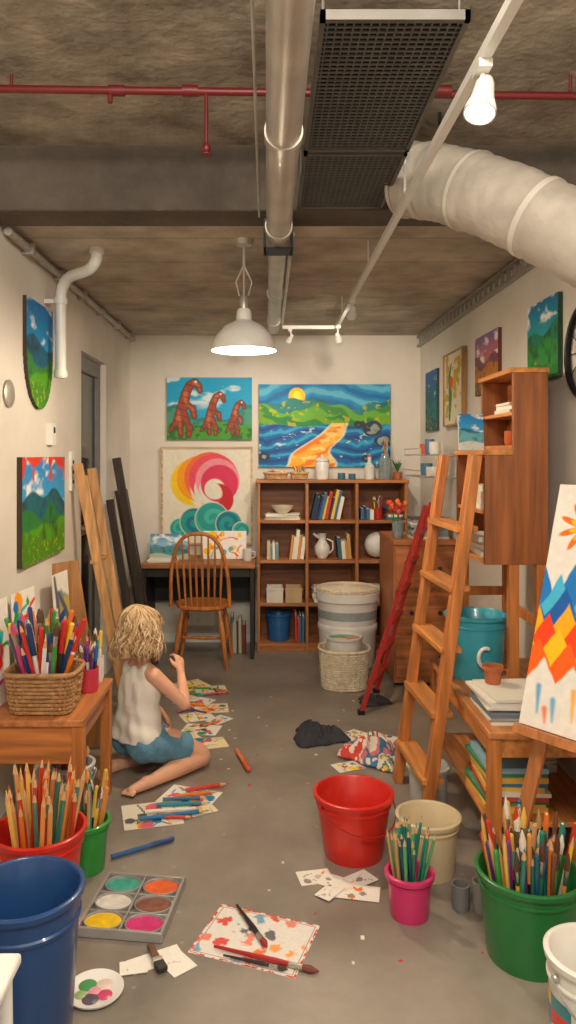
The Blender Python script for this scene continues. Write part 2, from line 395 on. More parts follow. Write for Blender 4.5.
for i in range(1,7):
    t=i/6*PI/2; pts.append((-1.02+.08*(1-math.cos(t)),3.76-.08*(1-math.cos(t)),2.28+.09*math.sin(t)))
pts+=[(-.86,3.6,2.37)]
for i in range(1,6):
    t=i/5*PI/2; pts.append((-.86+.07*math.sin(t),3.6-.07*math.sin(t),2.37+.06*(1-math.cos(t))))
pts+=[(-.79,3.53,2.46)]
b.tube(pts,.027,14)
for q in((-1.02,3.76,1.9),(-1.02,3.76,2.26)): b.cone((q[0],q[1],q[2]-.015),(q[0],q[1],q[2]+.015),.034,.034,16)
b.cone((-.79,3.53,2.435),(-.79,3.53,2.46),.034,.034,16)
b.bb(-1.1,-1.02,3.75,3.77,2.25,2.27); b.make('drain_pipe')
# ---------------------------------------------------------------- ceiling services
b=B();b.use(grey_met)
b.cone((.045,.2,2.375),(.045,3.0,2.375),.048,.048,28); b.cone((.045,3.0,2.375),(.045,5.25,2.375),.040,.040,28)
for yy in(1.2,2.05,2.9): b.cone((.045,yy,2.375),(.045,yy+.05,2.375),.053,.053,28)
b.use(dark_met); b.bb(-.012,.10,3.0,3.09,2.31,2.322);b.bb(-.014,-.004,3.0,3.09,2.31,2.44);b.bb(.094,.104,3.0,3.09,2.31,2.44);
b.use(grey_met)
for yy in(4.1,4.9): b.cone((.045,yy,2.375),(.045,yy+.03,2.375),.046,.046,24); b.cone((.045,yy+.015,2.41),(.045,yy+.015,2.46),.005,.005,8)
for yy in(1.4,2.3): b.cone((.045,yy,2.42),(.045,yy,2.69),.005,.005,8)
b.cone((.10,3.1,2.40),(.10,5.2,2.40),.013,.013,10); b.cone((-.03,.3,2.41),(-.03,2.9,2.41),.004,.004,10)
b.make('ventilation_pipe')
gm=M('grille_metal',(112,108,102),rough=.5,metal=.5)
b=B();b.use(gm)
x0,x1,y0,y1,z0,z1=.115,.44,1.64,2.9,2.44,2.462
for (a,c) in((y0,2.36),(2.38,y1)):
    b.bb(x0,x0+.012,a,c,z0,z1);b.bb(x1-.012,x1,a,c,z0,z1);b.bb(x0,x1,a,a+.015,z0,z1);b.bb(x0,x1,c-.015,c,z0,z1)
    k=int((c-a)/.02)
    b.use(M('grille_slats',(118,115,109),rough=.5,metal=.4))
    for i in range(1,k): b.bb(x0+.01,x1-.01,a+i*(c-a)/k-.0020,a+i*(c-a)/k+.0020,z0+.004,z0+.008)
    for i in range(1,17): b.bb(x0+i*(x1-x0)/17-.0016,x0+i*(x1-x0)/17+.0016,a+.01,c-.01,z0+.006,z0+.010)
    b.use(M('duct_black',(30,28,27),rough=.9)); b.bb(x0+.005,x1-.005,a+.005,c-.005,z1-.008,z1-.002)
    b.use(gm)
for yy in(1.7,2.8):
    for xx in(x0+.01,x1-.01): b.cone((xx,yy,z1),(xx,yy,2.69),.004,.004,6)
b.make('ceiling_vent_grille')
redp=M('red_pipe_paint',(104,22,24),rough=.45)
b=B();b.use(redp);b.cone((XL,2.36,2.64),(XR,2.40,2.63),.012,.012,14)
for xx in(-.47,-.24,.55): b.cone((xx-.025,2.374,2.638),(xx+.025,2.375,2.638),.017,.017,14)
b.cone((-.19,2.376,2.64),(-.19,2.376,2.47),.006,.006,10);b.ell((-.19,2.376,2.46),(.014,.014,.018),12);b.cone((-.19,2.376,2.437),(-.19,2.376,2.441),.018,.018,12)
b.cone((-.49,2.374,2.64),(-.49,2.374,2.60),.008,.008,10)
for xx in(-.8,.3,.95): b.cone((xx,2.38,2.64),(xx,2.38,2.69),.005,.005,8)
b.make('sprinkler_pipe')
path=[V((.52,2.74,2.49)),V((.62,2.64,2.44)),V((.78,2.48,2.32)),V((.95,2.34,2.17)),V((1.10,2.26,2.06)),V((1.225,2.22,2.0))]
def cat(P,n):
    out=[];Q=[P[0]*2-P[1]]+P+[P[-1]*2-P[-2]]
    for i in range(1,len(Q)-2):
        for k in range(n):
            t=k/n;a,b_,c,d=Q[i-1:i+3]
            out.append(.5*((2*b_)+(c-a)*t+(2*a-5*b_+4*c-d)*t*t+(3*b_-a-3*c+d)*t**3))
    out.append(P[-1]);return out
pp=cat(path,14); rs=[]
for i in range(len(pp)):
    r=.128+.0015*math.sin(i*1.9)+.001*math.sin(i*.7)
    if i%14==6: r-=.005
    if i%14==7: r+=.005
    rs.append(r)
b=B();b.use(M('duct_fabric',(184,175,162),rough=.5,var=.14,bump=.5,bscale=22));b.tube(pp,rs,40)
b.use(M('duct_tape',(214,206,194),rough=.4,var=.05))
for k in (20,34,48): b.tube([pp[k],pp[k+1]],[.1325,.1325],40)
b.use(grey_met);b.tube([pp[0]-(pp[1]-pp[0])*1.2,pp[0]+(pp[1]-pp[0])*.2],[.133,.133],40)
b.use(dark_met);b.cone((.6,2.64,2.56),(.6,2.64,2.69),.005,.005,8)
b.make('flexible_air_duct',angle=60)
b=B();b.use(white_met);b.bb(.442,.464,.3,4.97,2.322,2.344);b.bb(.10,.464,4.95,4.972,2.322,2.344)
for yy in(1.2,2.5,3.4,4.6): b.cone((.453,yy,2.344),(.453,yy,2.69 if yy<2.9 else 2.46),.004,.004,8)
b.make('track_rail')
def spot(x,y,z,aim,en,rad=.03,bulb=14):
    e=empty('track_spotlight',(x,y,z)); b=B();b.use(white_met)
    d=(V(aim)-V((x,y,z))).normalized(); p=V((x,y,z)); s=rad/.03*.8
    R=d.to_track_quat('Z','Y').to_matrix()
    b.lathe([(0,-.062*s),(rad*.45,-.060*s),(rad*.6,-.045*s),(rad*.75,0),(rad,.03*s),(rad*1.02,.045*s),(rad*.92,.045*s),(rad*.80,.028*s),(0,.022*s)],p,24,R)
    b.cone(p-d*.02,(x,y,2.322),.006,.006,10); b.bb(x-.014,x+.014,y-.028,y+.028,2.305,2.322)
    b.make('lamp_head',parent=e)
    b=B();b.use(M('bulb_glow',(255,244,225),emit=bulb));b.lathe([(0,.038*s),(rad*.86,.039*s),(0,.046*s)],p,20,R);b.make('bulb',parent=e)
    lightobj('spot_beam','SPOT',p+d*.06,en,(1,.86,.68),aim,parent=e,spot_size=math.radians(100),spot_blend=.8,shadow_soft_size=.03)
spot(.453,1.60,2.25,(.12,1.15,.9),56,.033)
spot(.453,4.05,2.26,(.45,6.1,1.4),36,.028)
spot(.453,4.85,2.25,(.75,6.1,1.6),16,.024)
spot(.15,4.96,2.26,(-.5,6.1,1.3),24,.02)
e=empty('pendant_lamp',(-.103,3.39,2.46)); px,py=-.103,3.39
b=B();b.use(white_met)
b.lathe([(.145,1.965),(.143,1.985),(.122,2.035),(.085,2.075),(.045,2.095),(.035,2.10),(.033,2.135),(.028,2.15),(0,2.152)],(px,py,0),40)
b.lathe([(.0,2.146),(.026,2.143),(.030,2.10),(.043,2.088),(.083,2.068),(.118,2.03),(.139,1.985),(.145,1.965)],(px,py,0),40)
b.use(grey_met)
b.lathe([(0,2.15),(.018,2.15),(.02,2.19),(.012,2.21),(0,2.21)],(px,py,0),20)
b.cone((px,py,2.2),(px,py,2.34),.005,.005,8)
for s in(-1,1): b.tube([(px+s*.02,py,2.21),(px+s*.035,py,2.27),(px+s*.004,py,2.34)],.004,6)
b.cone((px,py,2.33),(px,py,2.45),.007,.007,8); b.lathe([(0,2.43),(.035,2.435),(.045,2.46),(0,2.46)],(px,py,0),20)
b.make('shade',parent=e)
b=B();b.use(M('lamp_glow',(255,236,205),emit=3));b.ell((px,py,2.02),(.05,.05,.045),20);b.make('bulb',parent=e)
lightobj('pendant_light','POINT',(px,py,1.962),50,(1,.82,.60),parent=e,shadow_soft_size=.05)
# ---------------------------------------------------------------- paintings
Xh=(1,0,0);Zu=(0,0,1)
art('dinosaur_painting',(-.80,6.0755,1.62),Xh,Zu,.68,.50,p_dino,150,.024,edge=(120,110,90))
art('abstract_painting',(-.83,6.0735,.80),Xh,Zu,.70,.75,p_abstract,150,.024,frame=wood('frame_wood',(205,175,135),0),fw=.016,sat=1.1)
art('river_landscape_painting',(-.064,6.0712,1.405),Xh,Zu,1.05,.66,p_big,210,.028,edge=(50,80,90))
def shield(u,v): return (v>.55)|(np.hypot((u-.5)/.5,(v-.55)/.55)<1)
art('shield_shaped_painting',(XL+.0185,3.42,1.72),(0,1,0),Zu,.42,.50,landscape(sky=(60,140,190),hills=((40,90,120),(60,120,60),(90,150,50)),seed=21),60,.018,clip=shield,edge=(60,40,30))
art('meadow_painting',(XL+.0245,3.34,1.0),(0,1,0),Zu,.70,.49,landscape(sky=(80,160,210),hills=((35,95,110),(46,115,60),(90,150,50)),fg=(80,130,40),seed=33,top=(206,70,40)),100,.024,edge=(60,45,35))
LW=(0,-1,0)
art('seascape_painting',(XR-.0205,5.8,1.68),LW,Zu,.38,.44,landscape(sky=(30,90,110),hills=((30,90,100),(40,110,110)),fg=(25,80,90),seed=41),36,.02,edge=(40,60,60))
art('figure_painting',(XR-.0265,5.15,1.70),LW,Zu,.48,.46,p_figure,40,.02,frame=wood('thin_frame',(170,130,80),2),fw=.01)
art('sunset_painting',(XR-.0205,4.42,1.84),LW,Zu,.44,.33,landscape(sky=(190,110,110),hills=((120,70,90),(180,120,60)),fg=(110,80,60),seed=55),40,.02,edge=(120,60,50))
art('forest_painting',(XR-.0205,3.53,1.83),LW,Zu,.37,.35,landscape(sky=(60,150,160),hills=((40,120,90),(60,140,70)),fg=(50,120,60),seed=61),50,.02,edge=(50,90,60))
b=B();b.use(dark_met);b.tube([(XR-.014,2.90+.18*math.cos(2*PI*i/48),1.9+.18*math.sin(2*PI*i/48)) for i in range(48)],.013,8,closed=True)
for i in range(12):
    t=2*PI*i/12; b.cone((XR-.014,2.90,1.9),(XR-.014,2.90+.17*math.cos(t),1.9+.17*math.sin(t)),.002,.002,5)
b.cone((XR,2.90,1.9),(XR-.04,2.90,1.9),.018,.018,14);b.make('wall_hung_wheel')
b=B();b.use(grey_met);b.lathe([(0,0),(.055,0),(.06,.01),(.05,.016),(0,.012)],(XL,3.22,1.76),28,Matrix.Rotation(PI/2,3,'Y'));b.make('wall_plate')
b=B();b.use(white_pl);b.bb(XL,XL+.03,3.79,3.86,1.55,1.66);b.use(dark_met);b.bb(XL+.03,XL+.032,3.81,3.84,1.61,1.64);b.make('thermostat',bevel=.004)
b=B();b.use(white_pl);b.bb(XL,XL+.015,4.22,4.29,1.30,1.52);b.use(dark_met)
for k in range(3): b.bb(XL+.015,XL+.018,4.24,4.27,1.34+k*.055,1.36+k*.055)
b.make('light_switch',bevel=.003)
# ---------------------------------------------------------------- generic items
def bucket(name,x,y,rt,rb,h,col,z=0,handle=True,hm=None,ribs=True,ang=0,label=None):
    b=B();b.use(M(name+'_plastic',col,rough=.34,var=.05,coat=.25))
    k=(rt-rb)/h
    pr=[(0,.004),(rb-.008,.004),(rb-.006,0),(rb,0),(rb+.002,.006)]
    if ribs: pr+=[(rb+k*h*.80,h*.80),(rb+k*h*.80+.005,h*.81),(rb+k*h*.83+.005,h*.83),(rb+k*h*.84,h*.84)]
    pr+=[(rt-.001,h-.018),(rt+.008,h-.017),(rt+.010,h-.003),(rt+.006,h),(rt-.002,h),(rt-.006,h-.005),(rb-.004,.014),(0,.012)]
    b.lathe(pr,(x,y,z),48)
    if handle:
        b.use(hm or M('handle_wire',(190,188,184),rough=.3,metal=.8)); pts=[]
        for i in range(25):
            t=PI*i/24; lx=(rt+.014)*math.cos(t); ly=-(rt+.016)*math.sin(t); p=Matrix.Rotation(ang,3,'Z')@V((lx,ly,h*.88-.33*h*math.sin(t)))
            pts.append(V((x,y,z))+p)
        b.tube(pts,.003,6)
        for s in(-1,1):
            p=Matrix.Rotation(ang,3,'Z')@V((s*(rt+.006),0,h*.88)); b.ell(V((x,y,z))+p,.010,10)
    if label:
        b.use(VCG)
        def cf(i,k): return L(label[(i*len(label)*2//48+k*2)%len(label)])
        b.lathe([(rb+k*h*q+.0015,h*q) for q in(.12,.25,.38,.5,.62,.72)],(x,y,z),48,colf=cf)
    return b.make(name)
def pencil(b,p0,p1,r,col):
    p0=V(p0);p1=V(p1);d=(p1-p0);ln=d.length;d.normalize()
    a=p1-d*(r*5);c=p1-d*(r*1.8)
    b.use(VCG,col);b.cone(p0,a,r,r,6); b.use(VC,(215,170,120));b.cone(a,c,r,r*.36,6); b.use(VC,col);b.cone(c,p1,r*.36,r*.05,6)
def marker(b,p0,p1,r,col,cap=None):
    p0=V(p0);p1=V(p1);d=(p1-p0).normalized();ln=(p1-p0).length
    b.use(VCG,cap or (235,232,225));b.cone(p0,p0+d*ln*.62,r,r,8); b.use(VCG,col);b.cone(p0+d*ln*.62,p1-d*.006,r*1.12,r*1.08,8);b.cone(p1-d*.006,p1,r*1.08,r*.6,8)
def brush(b,p0,p1,r,col,br=(90,60,40)):
    p0=V(p0);p1=V(p1);d=(p1-p0).normalized();ln=(p1-p0).length
    b.use(VCG,col);b.tube([p0,p0+d*ln*.3,p0+d*ln*.6,p0+d*ln*.72],[r*.45,r*.7,r*1.0,r*.8],8)
    b.use(M('ferrule',(190,185,175),rough=.25,metal=.9));b.cone(p0+d*ln*.72,p0+d*ln*.85,r*.85,r*1.0,8)
    b.use(VC,br);b.tube([p0+d*ln*.85,p0+d*ln*.92,p1],[r*1.0,r*1.2,r*.25],8)
CP=[(215,45,40),(235,120,35),(245,200,50),(60,150,70),(30,110,170),(40,160,170),(110,60,140),(205,70,120),(120,75,45),(30,60,120)]
WP=[(225,150,80),(235,120,45),(215,165,110),(180,110,60),(240,195,90),(205,60,40),(60,130,110)]
TP=[(40,140,120),(60,160,150),(90,170,110),(40,110,100),(190,150,100),(30,90,110),(220,180,80)]
def bundle(name,x,y,z,rb,rr,hr,n,Lr,r,kind,pal,seed,ry=None,oy=1.0):
    rd=random.Random(seed);b=B()
    for i in range(n):
        def dd(R):
            a=rd.uniform(0,2*PI);q=R*math.sqrt(rd.random());return q*math.cos(a),q*math.sin(a)*oy
        a=rd.uniform(0,2*PI);q=math.sqrt(rd.random())
        x1,y1=rr*q*math.cos(a),rr*q*math.sin(a)*oy
        x0,y0=x1*rb/rr*.8+dd(rb*.25)[0],y1*rb/rr*.8+dd(rb*.25)[1]
        p0=V((x+x0,y+y0,z+.016)); dr=(V((x+x1,y+y1,z+hr))-p0).normalized(); p1=p0+dr*rd.uniform(*Lr)
        c=rd.choice(pal); k=kind if kind!='mix' else rd.choice(['pencil','marker','brush'])
        rr_=r*rd.uniform(.85,1.15)
        if k=='pencil': pencil(b,p0,p1,rr_,c)
        elif k=='marker': marker(b,p0,p1,rr_*1.1,c,rd.choice([None,c,(40,40,45)]))
        else: brush(b,p0,p1,rr_*1.2,c,rd.choice([(90,60,40),(230,220,200),c]))
    return b.make(name)
def basket(name,x,y,z,rx,ry,h,mat=wick,flare=.12,sq=4,rows=10,stakes=22):
    b=B();b.use(mat)
    def P(t,hh,off=0,ex=0):
        c,s=math.cos(t),math.sin(t);k=(1-flare)+flare*hh/h
        e=2/sq
        return V((x+math.copysign(abs(c)**e,c)*(rx*k+off),y+math.copysign(abs(s)**e,s)*(ry*k+off),z+hh))
    m=stakes*4
    for r_ in range(rows):
        hh=.008+(h-.016)*r_/(rows-1)
        b.tube([P(2*PI*i/m,hh,.0035*math.cos(PI*(i/2.)+PI*r_)) for i in range(m)],min(.006,h/rows*.42),5,closed=True)
    for i in range(stakes): b.tube([P(2*PI*(i+.5)/stakes,0),P(2*PI*(i+.5)/stakes,h)],.0035,5)
    b.tube([P(2*PI*i/m,h,.003) for i in range(m)],.009,8,closed=True)
    a=[b.vv(P(2*PI*i/m,.006,-.006)) for i in range(m)];c=[b.vv(P(2*PI*i/m,h-.004,-.006)) for i in range(m)]
    for i in range(m): b.F((a[i],a[(i+1)%m],c[(i+1)%m],c[i]))
    b.F(a); return b.make(name)
# ---------------------------------------------------------------- back shelf
b=B();x0,x1,y0,y1,H=-.076,1.074,5.79,6.085,1.31;t=.024
b.use(shelf_z)
cols=[x0,.305,.686,x1]
for i,xx in enumerate((x0+t/2,.305,.686,x1-t/2)): b.bb(xx-t/2,xx+t/2,y0,y1,0,H-t)
b.use(shelf_x);rows=[.05,.357,.685,.99]
b.bb(x0-.01,x1+.01,y0-.01,y1,H-t,H)
for z in rows:
    for i in range(3): b.bb(cols[i]+t/2,cols[i+1]-t/2,y0+.004,y1,z-t/2,z+t/2)
b.bb(x0+t,x1-t,y0+.01,y0+.025,0,.04)
b.use(wood('shelf_back',(128,78,44),0));b.bb(x0+t,x1-t,y1-.008,y1-.002,.04,H-t);b.make('bookshelf',bevel=.0025)
def books(name,x0,x1,y,z,hr,seed,lean=0,depth=.17,pal=None,parent=None):
    rd=random.Random(seed);b=B();x=x0
    pal=pal or [(200,60,45),(225,130,45),(60,110,150),(235,225,205),(70,140,90),(150,60,60),(230,190,80),(45,60,90),(120,170,180)]
    while x<x1-.012:
        w=rd.uniform(.012,.03);h=rd.uniform(*hr);a=lean+rd.uniform(-.02,.02)
        R=Matrix.Rotation(a,3,'Y');c=V((x+w/2+math.sin(a)*h/2,y+depth/2,z+h/2*math.cos(a)+abs(math.sin(a))*w/2+.001))
        b.use(VCP,rd.choice(pal));b.box(c,(w,depth,h),R);b.use(VCP,(235,228,210));b.box(c+R@V((0,.004,.0015)),(w*.7,depth-.004,h),R)
        x+=w+.002
    return b.make(name)
zt=.012
books('books',.335,.55,5.82,.99+zt+.001,(.17,.235),3,lean=.22)
books('books',.17,.27,5.82,.685+zt+.001,(.17,.24),4,lean=.12,pal=[(190,70,50),(220,150,80),(235,225,205),(140,80,50)])
books('books',.0,.10,5.82,.685+zt+.001,(.10,.14),6,pal=[(235,228,210),(205,190,160),(120,150,160)])
def stack(name,x,y,z,w,d,n,seed,th=(.004,.014),pal=None):
    rd=random.Random(seed);b=B();zz=z
    for i in range(n):
        h=rd.uniform(*th);b.use(VCP,rd.choice(pal or [(236,230,218),(225,218,200),(240,236,228),(215,205,185)]))
        b.box((x+rd.uniform(-.008,.008),y+rd.uniform(-.008,.008),zz+h/2),(w*rd.uniform(.9,1),d*rd.uniform(.9,1),h),Matrix.Rotation(rd.uniform(-.08,.08),3,'Z'));zz+=h+.0006
    b.make(name);return zz
zz=stack('paper_stack',.12,5.93,1.003,.28,.2,5,5,(.006,.012)); 
b=B();b.use(M('ceramic_cream',(225,212,190),rough=.35));b.lathe([(0,0),(.04,0),(.08,.04),(.085,.06),(.08,.06),(.04,.01),(0,.008)],(.12,5.9,zz+.001),28);b.make('ceramic_bowl')
b=B();b.use(M('ceramic_white',(225,222,216),rough=.3));b.lathe([(0,0),(.035,0),(.06,.04),(.06,.09),(.03,.14),(.032,.18),(.04,.19),(.036,.19),(.028,.175),(0,.17)],(.43,5.92,.698),28)
b.tube([(.465,5.9,.85),(.51,5.88,.83),(.51,5.88,.77),(.488,5.9,.74)],.007,8);b.tube([(.40,5.92,.86),(.36,5.91,.89)],[.012,.008],8);b.make('ceramic_jug')
books('books',.55,.65,5.84,.685+zt+.001,(.13,.2),93,lean=-.08,pal=[(200,150,90),(120,80,50),(60,100,110),(230,220,200)])
b=B();b.use(VCP,(225,225,220));b.ell((.86,5.93,.80),.1,24);b.use(dark_w);b.tube([(.86+.108*math.cos(t*PI/12),5.93,.80+.108*math.sin(t*PI/12)) for t in range(-6,7)],.004,6);b.cone((.86,5.93,.698),(.86,5.93,.71),.05,.04,20);b.make('paper_globe')
for i,(xx,cc) in enumerate(((.06,(215,208,196)),(.205,(190,160,120)))):
    b=B();b.use(M('storage_box_%d'%i,cc,rough=.8));w=.125
    b.bb(xx-w/2,xx+w/2,5.81,6.0,.370,.374)
    b.bb(xx-w/2,xx+w/2,5.81,5.815,.374,.48);b.bb(xx-w/2,xx+w/2,5.995,6.0,.374,.48);b.bb(xx-w/2,xx-w/2+.005,5.815,5.995,.374,.48);b.bb(xx+w/2-.005,xx+w/2,5.815,5.995,.374,.48)
    b.bb(xx-w/2-.003,xx+w/2+.003,5.806,5.812,.465,.485);b.use(VCP,(230,224,214));b.bb(xx-w/2+.01,xx+w/2-.01,5.83,5.98,.376,.44);b.make('storage_box')
bucket('blue_bin',.09,5.925,.095,.08,.21,(40,95,150),z=.0635,handle=False)
books('books',.215,.28,5.82,.0635,(.17,.22),8,pal=[(200,190,170),(60,100,130),(170,60,50)])
books('books',.72,.82,5.82,1.003,(.06,.1),12)
def cup(name,x,y,z,r,h,col,mug=False):
    b=B();b.use(M(name+'_glaze',col,rough=.3,var=.05));b.lathe([(0,0),(r*.85,0),(r,h*.2),(r,h),(r-.004,h),(r-.005,.01),(0,.008)],(x,y,z),24)
    if mug: b.tube([(x+r-.002,y,z+h*.8),(x+r+h*.28,y,z+h*.7),(x+r+h*.28,y,z+h*.35),(x+r-.002,y,z+h*.2)],.005,8)
    return b.make(name)
cup('red_cup',.86,5.9,1.003,.035,.08,(190,50,40));bundle('paint_brushes',.86,5.9,1.003,.02,.028,.08,9,(.13,.17),.004,'brush',CP,31)
stack('paper_stack',.98,5.92,1.003,.12,.18,6,15,(.01,.02),pal=[(60,110,150),(235,228,210),(200,80,60),(90,70,60)])
stack('paper_stack',.48,5.93,.370,.26,.2,7,17,(.01,.02)); stack('paper_stack',.86,5.93,.370,.2,.2,8,18,(.01,.02))
basket('small_wicker_tray',.07,5.92,1.3105,.09,.07,.05,sq=3,rows=5,stakes=16)
rd=random.Random(5);b=B()
for i in range(16):
    b.use(VC,rd.choice(CP+[(240,235,225)]));b.ell((.07+rd.uniform(-.05,.05),5.92+rd.uniform(-.03,.03),1.345+rd.uniform(0,.02)),rd.uniform(.012,.02),8)
b.make('yarn_balls')
basket('small_wicker_tray',.25,5.92,1.3105,.065,.06,.05,sq=3,rows=5,stakes=16)
bundle('crayons',.25,5.92,1.3105,.035,.045,.05,14,(.07,.1),.005,'marker',WP,77)
b=B();b.use(M('ceramic_white'));b.lathe([(0,0),(.05,0),(.055,.01),(.055,.12),(.05,.13),(.05,.14),(.056,.142),(.056,.155),(.03,.17),(.01,.175),(.012,.19),(0,.195)],(.43,5.92,1.3105),28);b.make('ceramic_jar')
cup('paint_pot',.58,5.92,1.3105,.03,.05,(70,120,140));cup('paint_pot',.66,5.9,1.3105,.028,.045,(190,80,50))
b=B();b.use(M('ceramic_white'));b.lathe([(0,0),(.035,0),(.04,.02),(.04,.1),(.015,.13),(.015,.17),(.02,.175),(0,.176)],(.80,5.93,1.3105),24);b.use(VCG,(200,60,50));b.cone((.80,5.93,1.487),(.80,5.93,1.505),.018,.016,16);b.make('glue_bottle')
b=B();b.use(M('clear_glass',(200,215,215),rough=.08,trans=.7));b.lathe([(0,0),(.045,0),(.05,.02),(.05,.15),(.03,.18),(.03,.2),(.027,.2),(.027,.18),(.046,.148),(.046,.008),(0,.006)],(.92,5.93,1.3105),24);b.make('glass_jar')
bundle('paint_brushes',.92,5.93,1.318,.02,.022,.19,8,(.26,.31),.004,'brush',CP,41)
b=B();b.use(M('leaf_green',(70,110,60),rough=.6,var=.3))
rd=random.Random(9)
for i in range(26):
    a=rd.uniform(0,2*PI);l=rd.uniform(.05,.11);p=V((1.02,5.94,1.36));tip=p+V((math.cos(a)*l*.45,math.sin(a)*l*.45,l))
    b.tube([p,(p+tip)/2+V((0,0,.01)),tip],[.002,.006,.001],5)
b.use(M('terracotta',(178,98,58),rough=.6));b.lathe([(0,0),(.028,0),(.036,.055),(.03,.055),(0,.045)],(1.02,5.94,1.3105),20)
b.make('potted_herb')
# ---------------------------------------------------------------- desk + items
b=B();b.use(wood('desk_top',(158,100,56),0));b.bb(-.93,-.085,5.55,6.08,.67,.70)
b.use(M('desk_black',(34,32,32),rough=.5));b.bb(-.92,-.89,5.58,6.06,0,.67);b.bb(-.125,-.095,5.58,6.06,0,.67);b.bb(-.89,-.125,6.0,6.03,.35,.67);b.bb(-.89,-.125,5.59,5.61,.60,.67);b.make('desk',bevel=.003)
art('watercolor_sketch',(-.90,5.80,.703),(1,0,0),(0,.35,1),.30,.2,landscape(sky=(150,190,210),hills=((120,150,170),(90,140,150)),fg=(180,190,180),seed=71),50,.004,mat=VCP)
art('watercolor_sketch',(-.50,5.83,.703),(1,0,0),(0,.35,1),.34,.22,kids(5,n=26,cols=[(235,150,60),(240,200,80),(220,90,60),(120,170,180)]),50,.004,mat=VCP)
stack('paper_stack',-.78,5.70,.701,.22,.16,4,21,(.003,.006))
cup('white_mug',-.15,5.75,.7005,.035,.09,(220,215,205),mug=True)
books('books',-.28,-.15,5.74,.001,(.2,.28),25,pal=[(70,60,55),(90,110,120),(180,170,150),(120,60,50)])
def chair():
    b=B();b.use(oak_z);cx,cy=-.455,5.45
    R=Matrix.Rotation(math.radians(-4),3,'Z')
    T=lambda x,y,z:V((cx,cy,0))+R@V((x,y,z))
    n=40
    def sh(t):
        c,s=math.cos(t),math.sin(t);w=.205 if s>0 else .19
        return math.copysign(abs(c)**.8,c)*w,math.copysign(abs(s)**.8,s)*.19
    def ringz(k,z): return [b.vv(T(sh(2*PI*i/n)[0]*k,sh(2*PI*i/n)[1]*k,z)) for i in range(n)]
    rr=[ringz(.3,.412),ringz(.9,.412),ringz(1,.425),ringz(1,.44),ringz(.95,.447),ringz(.6,.436),ringz(.2,.434)]
    for a,c in zip(rr[:-1],rr[1:]):
        for i in range(n): b.F((a[i],a[(i+1)%n],c[(i+1)%n],c[i]))
    b.F(rr[0][::-1]);b.F(rr[-1])
    feet=[]
    for sx in(-1,1):
        for sy in(-1,1):
            p=V((sx*.13,sy*.12,.42));q=V((sx*.19,sy*.155,0));feet.append((p,q))
            pts=[];rs=[]
            for k,r in((0,.013),(.1,.016),(.18,.012),(.22,.019),(.45,.021),(.6,.016),(.64,.02),(.68,.014),(.85,.016),(1,.011)):
                w=p.lerp(q,k);pts.append(T(*w));rs.append(r)
            b.tube(pts,rs,12)
    at=lambda f,k:f[0].lerp(f[1],k)
    for s in((0,1),(2,3)): b.tube([T(*at(feet[s[0]],.55)),T(*(at(feet[s[0]],.55)+at(feet[s[1]],.55))/2),T(*at(feet[s[1]],.55))],[.009,.014,.009],10)
    m1=(at(feet[0],.55)+at(feet[1],.55))/2;m2=(at(feet[2],.55)+at(feet[3],.55))/2
    b.tube([T(*m1),T(*(m1+m2)/2),T(*m2)],[.009,.014,.009],10)
    def bow(t):
        x=.205*math.copysign(abs(math.cos(t))**.7,math.cos(t));h=abs(math.sin(t))**.75
        return V((x,-.15-.09*h,.44+.52*h))
    b.tube([T(*bow(PI*i/40)) for i in range(41)],.0135,10)
    for i in range(8):
        u=-.14+.04*i;  xt=u*1.15
        tt=math.acos(min(1,(abs(xt)/.205)**(1/.7)));pt=bow(tt);
        b.tube([T(u,-.155,.44),T((u+xt)/2,(-.155+pt.y)/2,(.44+pt.z)/2),T(xt,pt.y,pt.z)],[.006,.0095,.0055],8)
    b.make('windsor_chair')
chair()
b=B();b.use(M('barrel_white',(222,220,214),rough=.45,var=.05));cx,cy=.575,5.44
b.lathe([(0,0),(.18,0),(.19,.01),(.205,.25),(.212,.27),(.212,.30),(.205,.31),(.215,.47),(.228,.475),(.228,.53),(.215,.535),(.2,.53),(0,.53)],(cx,cy,0),48);b.use(M('barrel_stripe',(150,160,162),rough=.5));b.lathe([(.2085,.35),(.2122,.41)],(cx,cy,0),48)
b.use(wick_w);b.tube([(cx+r*math.cos(t),cy+r*math.sin(t),.548+.02*math.sqrt(max(0,1-(r/.23)**2))) for t,r in [(k*2*PI/30,.222-.0072*k/30*1.0) for k in range(30*30)]],.0045,5)
b.lathe([(0,.534),(.222,.534),(.226,.545),(.2,.556),(0,.566)],(cx,cy,0),40);b.make('storage_barrel')
basket('wicker_basket',.50,4.93,0.002,.16,.15,.25,mat=wick_w,flare=.12,sq=2.4,rows=16,stakes=26)
bucket('paint_pail',.50,4.93,.115,.10,.32,(215,212,205),z=.012,handle=False,ribs=False)
b=B();b.use(VCG,(60,150,160));b.lathe([(0,0),(.105,.0)],(.50,4.93,.312),32)
for i,(a,q,r,c) in enumerate(((0,.05,.045,(220,120,50)),(2,.05,.045,(60,160,80)),(4,.045,.05,(240,205,80)),(5.3,.06,.035,(200,60,50)))):
    b.use(VCG,c);b.lathe([(0,.003+i*.0005),(r,0)],(.50+q*math.cos(a),4.93+q*math.sin(a),.313),20)
b.make('mixed_paint')
b=B();b.use(wood('dresser_wood',(168,102,58),2));b.bb(.815,1.225,4.9,5.5,.03,.92);b.use(wood('dresser_top',(180,110,62),0));b.bb(.81,1.228,4.885,5.5,.92,.95)
b.use(wood('dresser_drawer',(178,110,64),0))
for k in range(3):
    b.bb(.83,1.21,4.888,4.90,.07+k*.285,.335+k*.285)
b.use(dark_w);
for k in range(3):
    for xx in(.93,1.11): b.cone((xx,4.888,.2+k*.285),(xx,4.87,.2+k*.285),.012,.015,12)
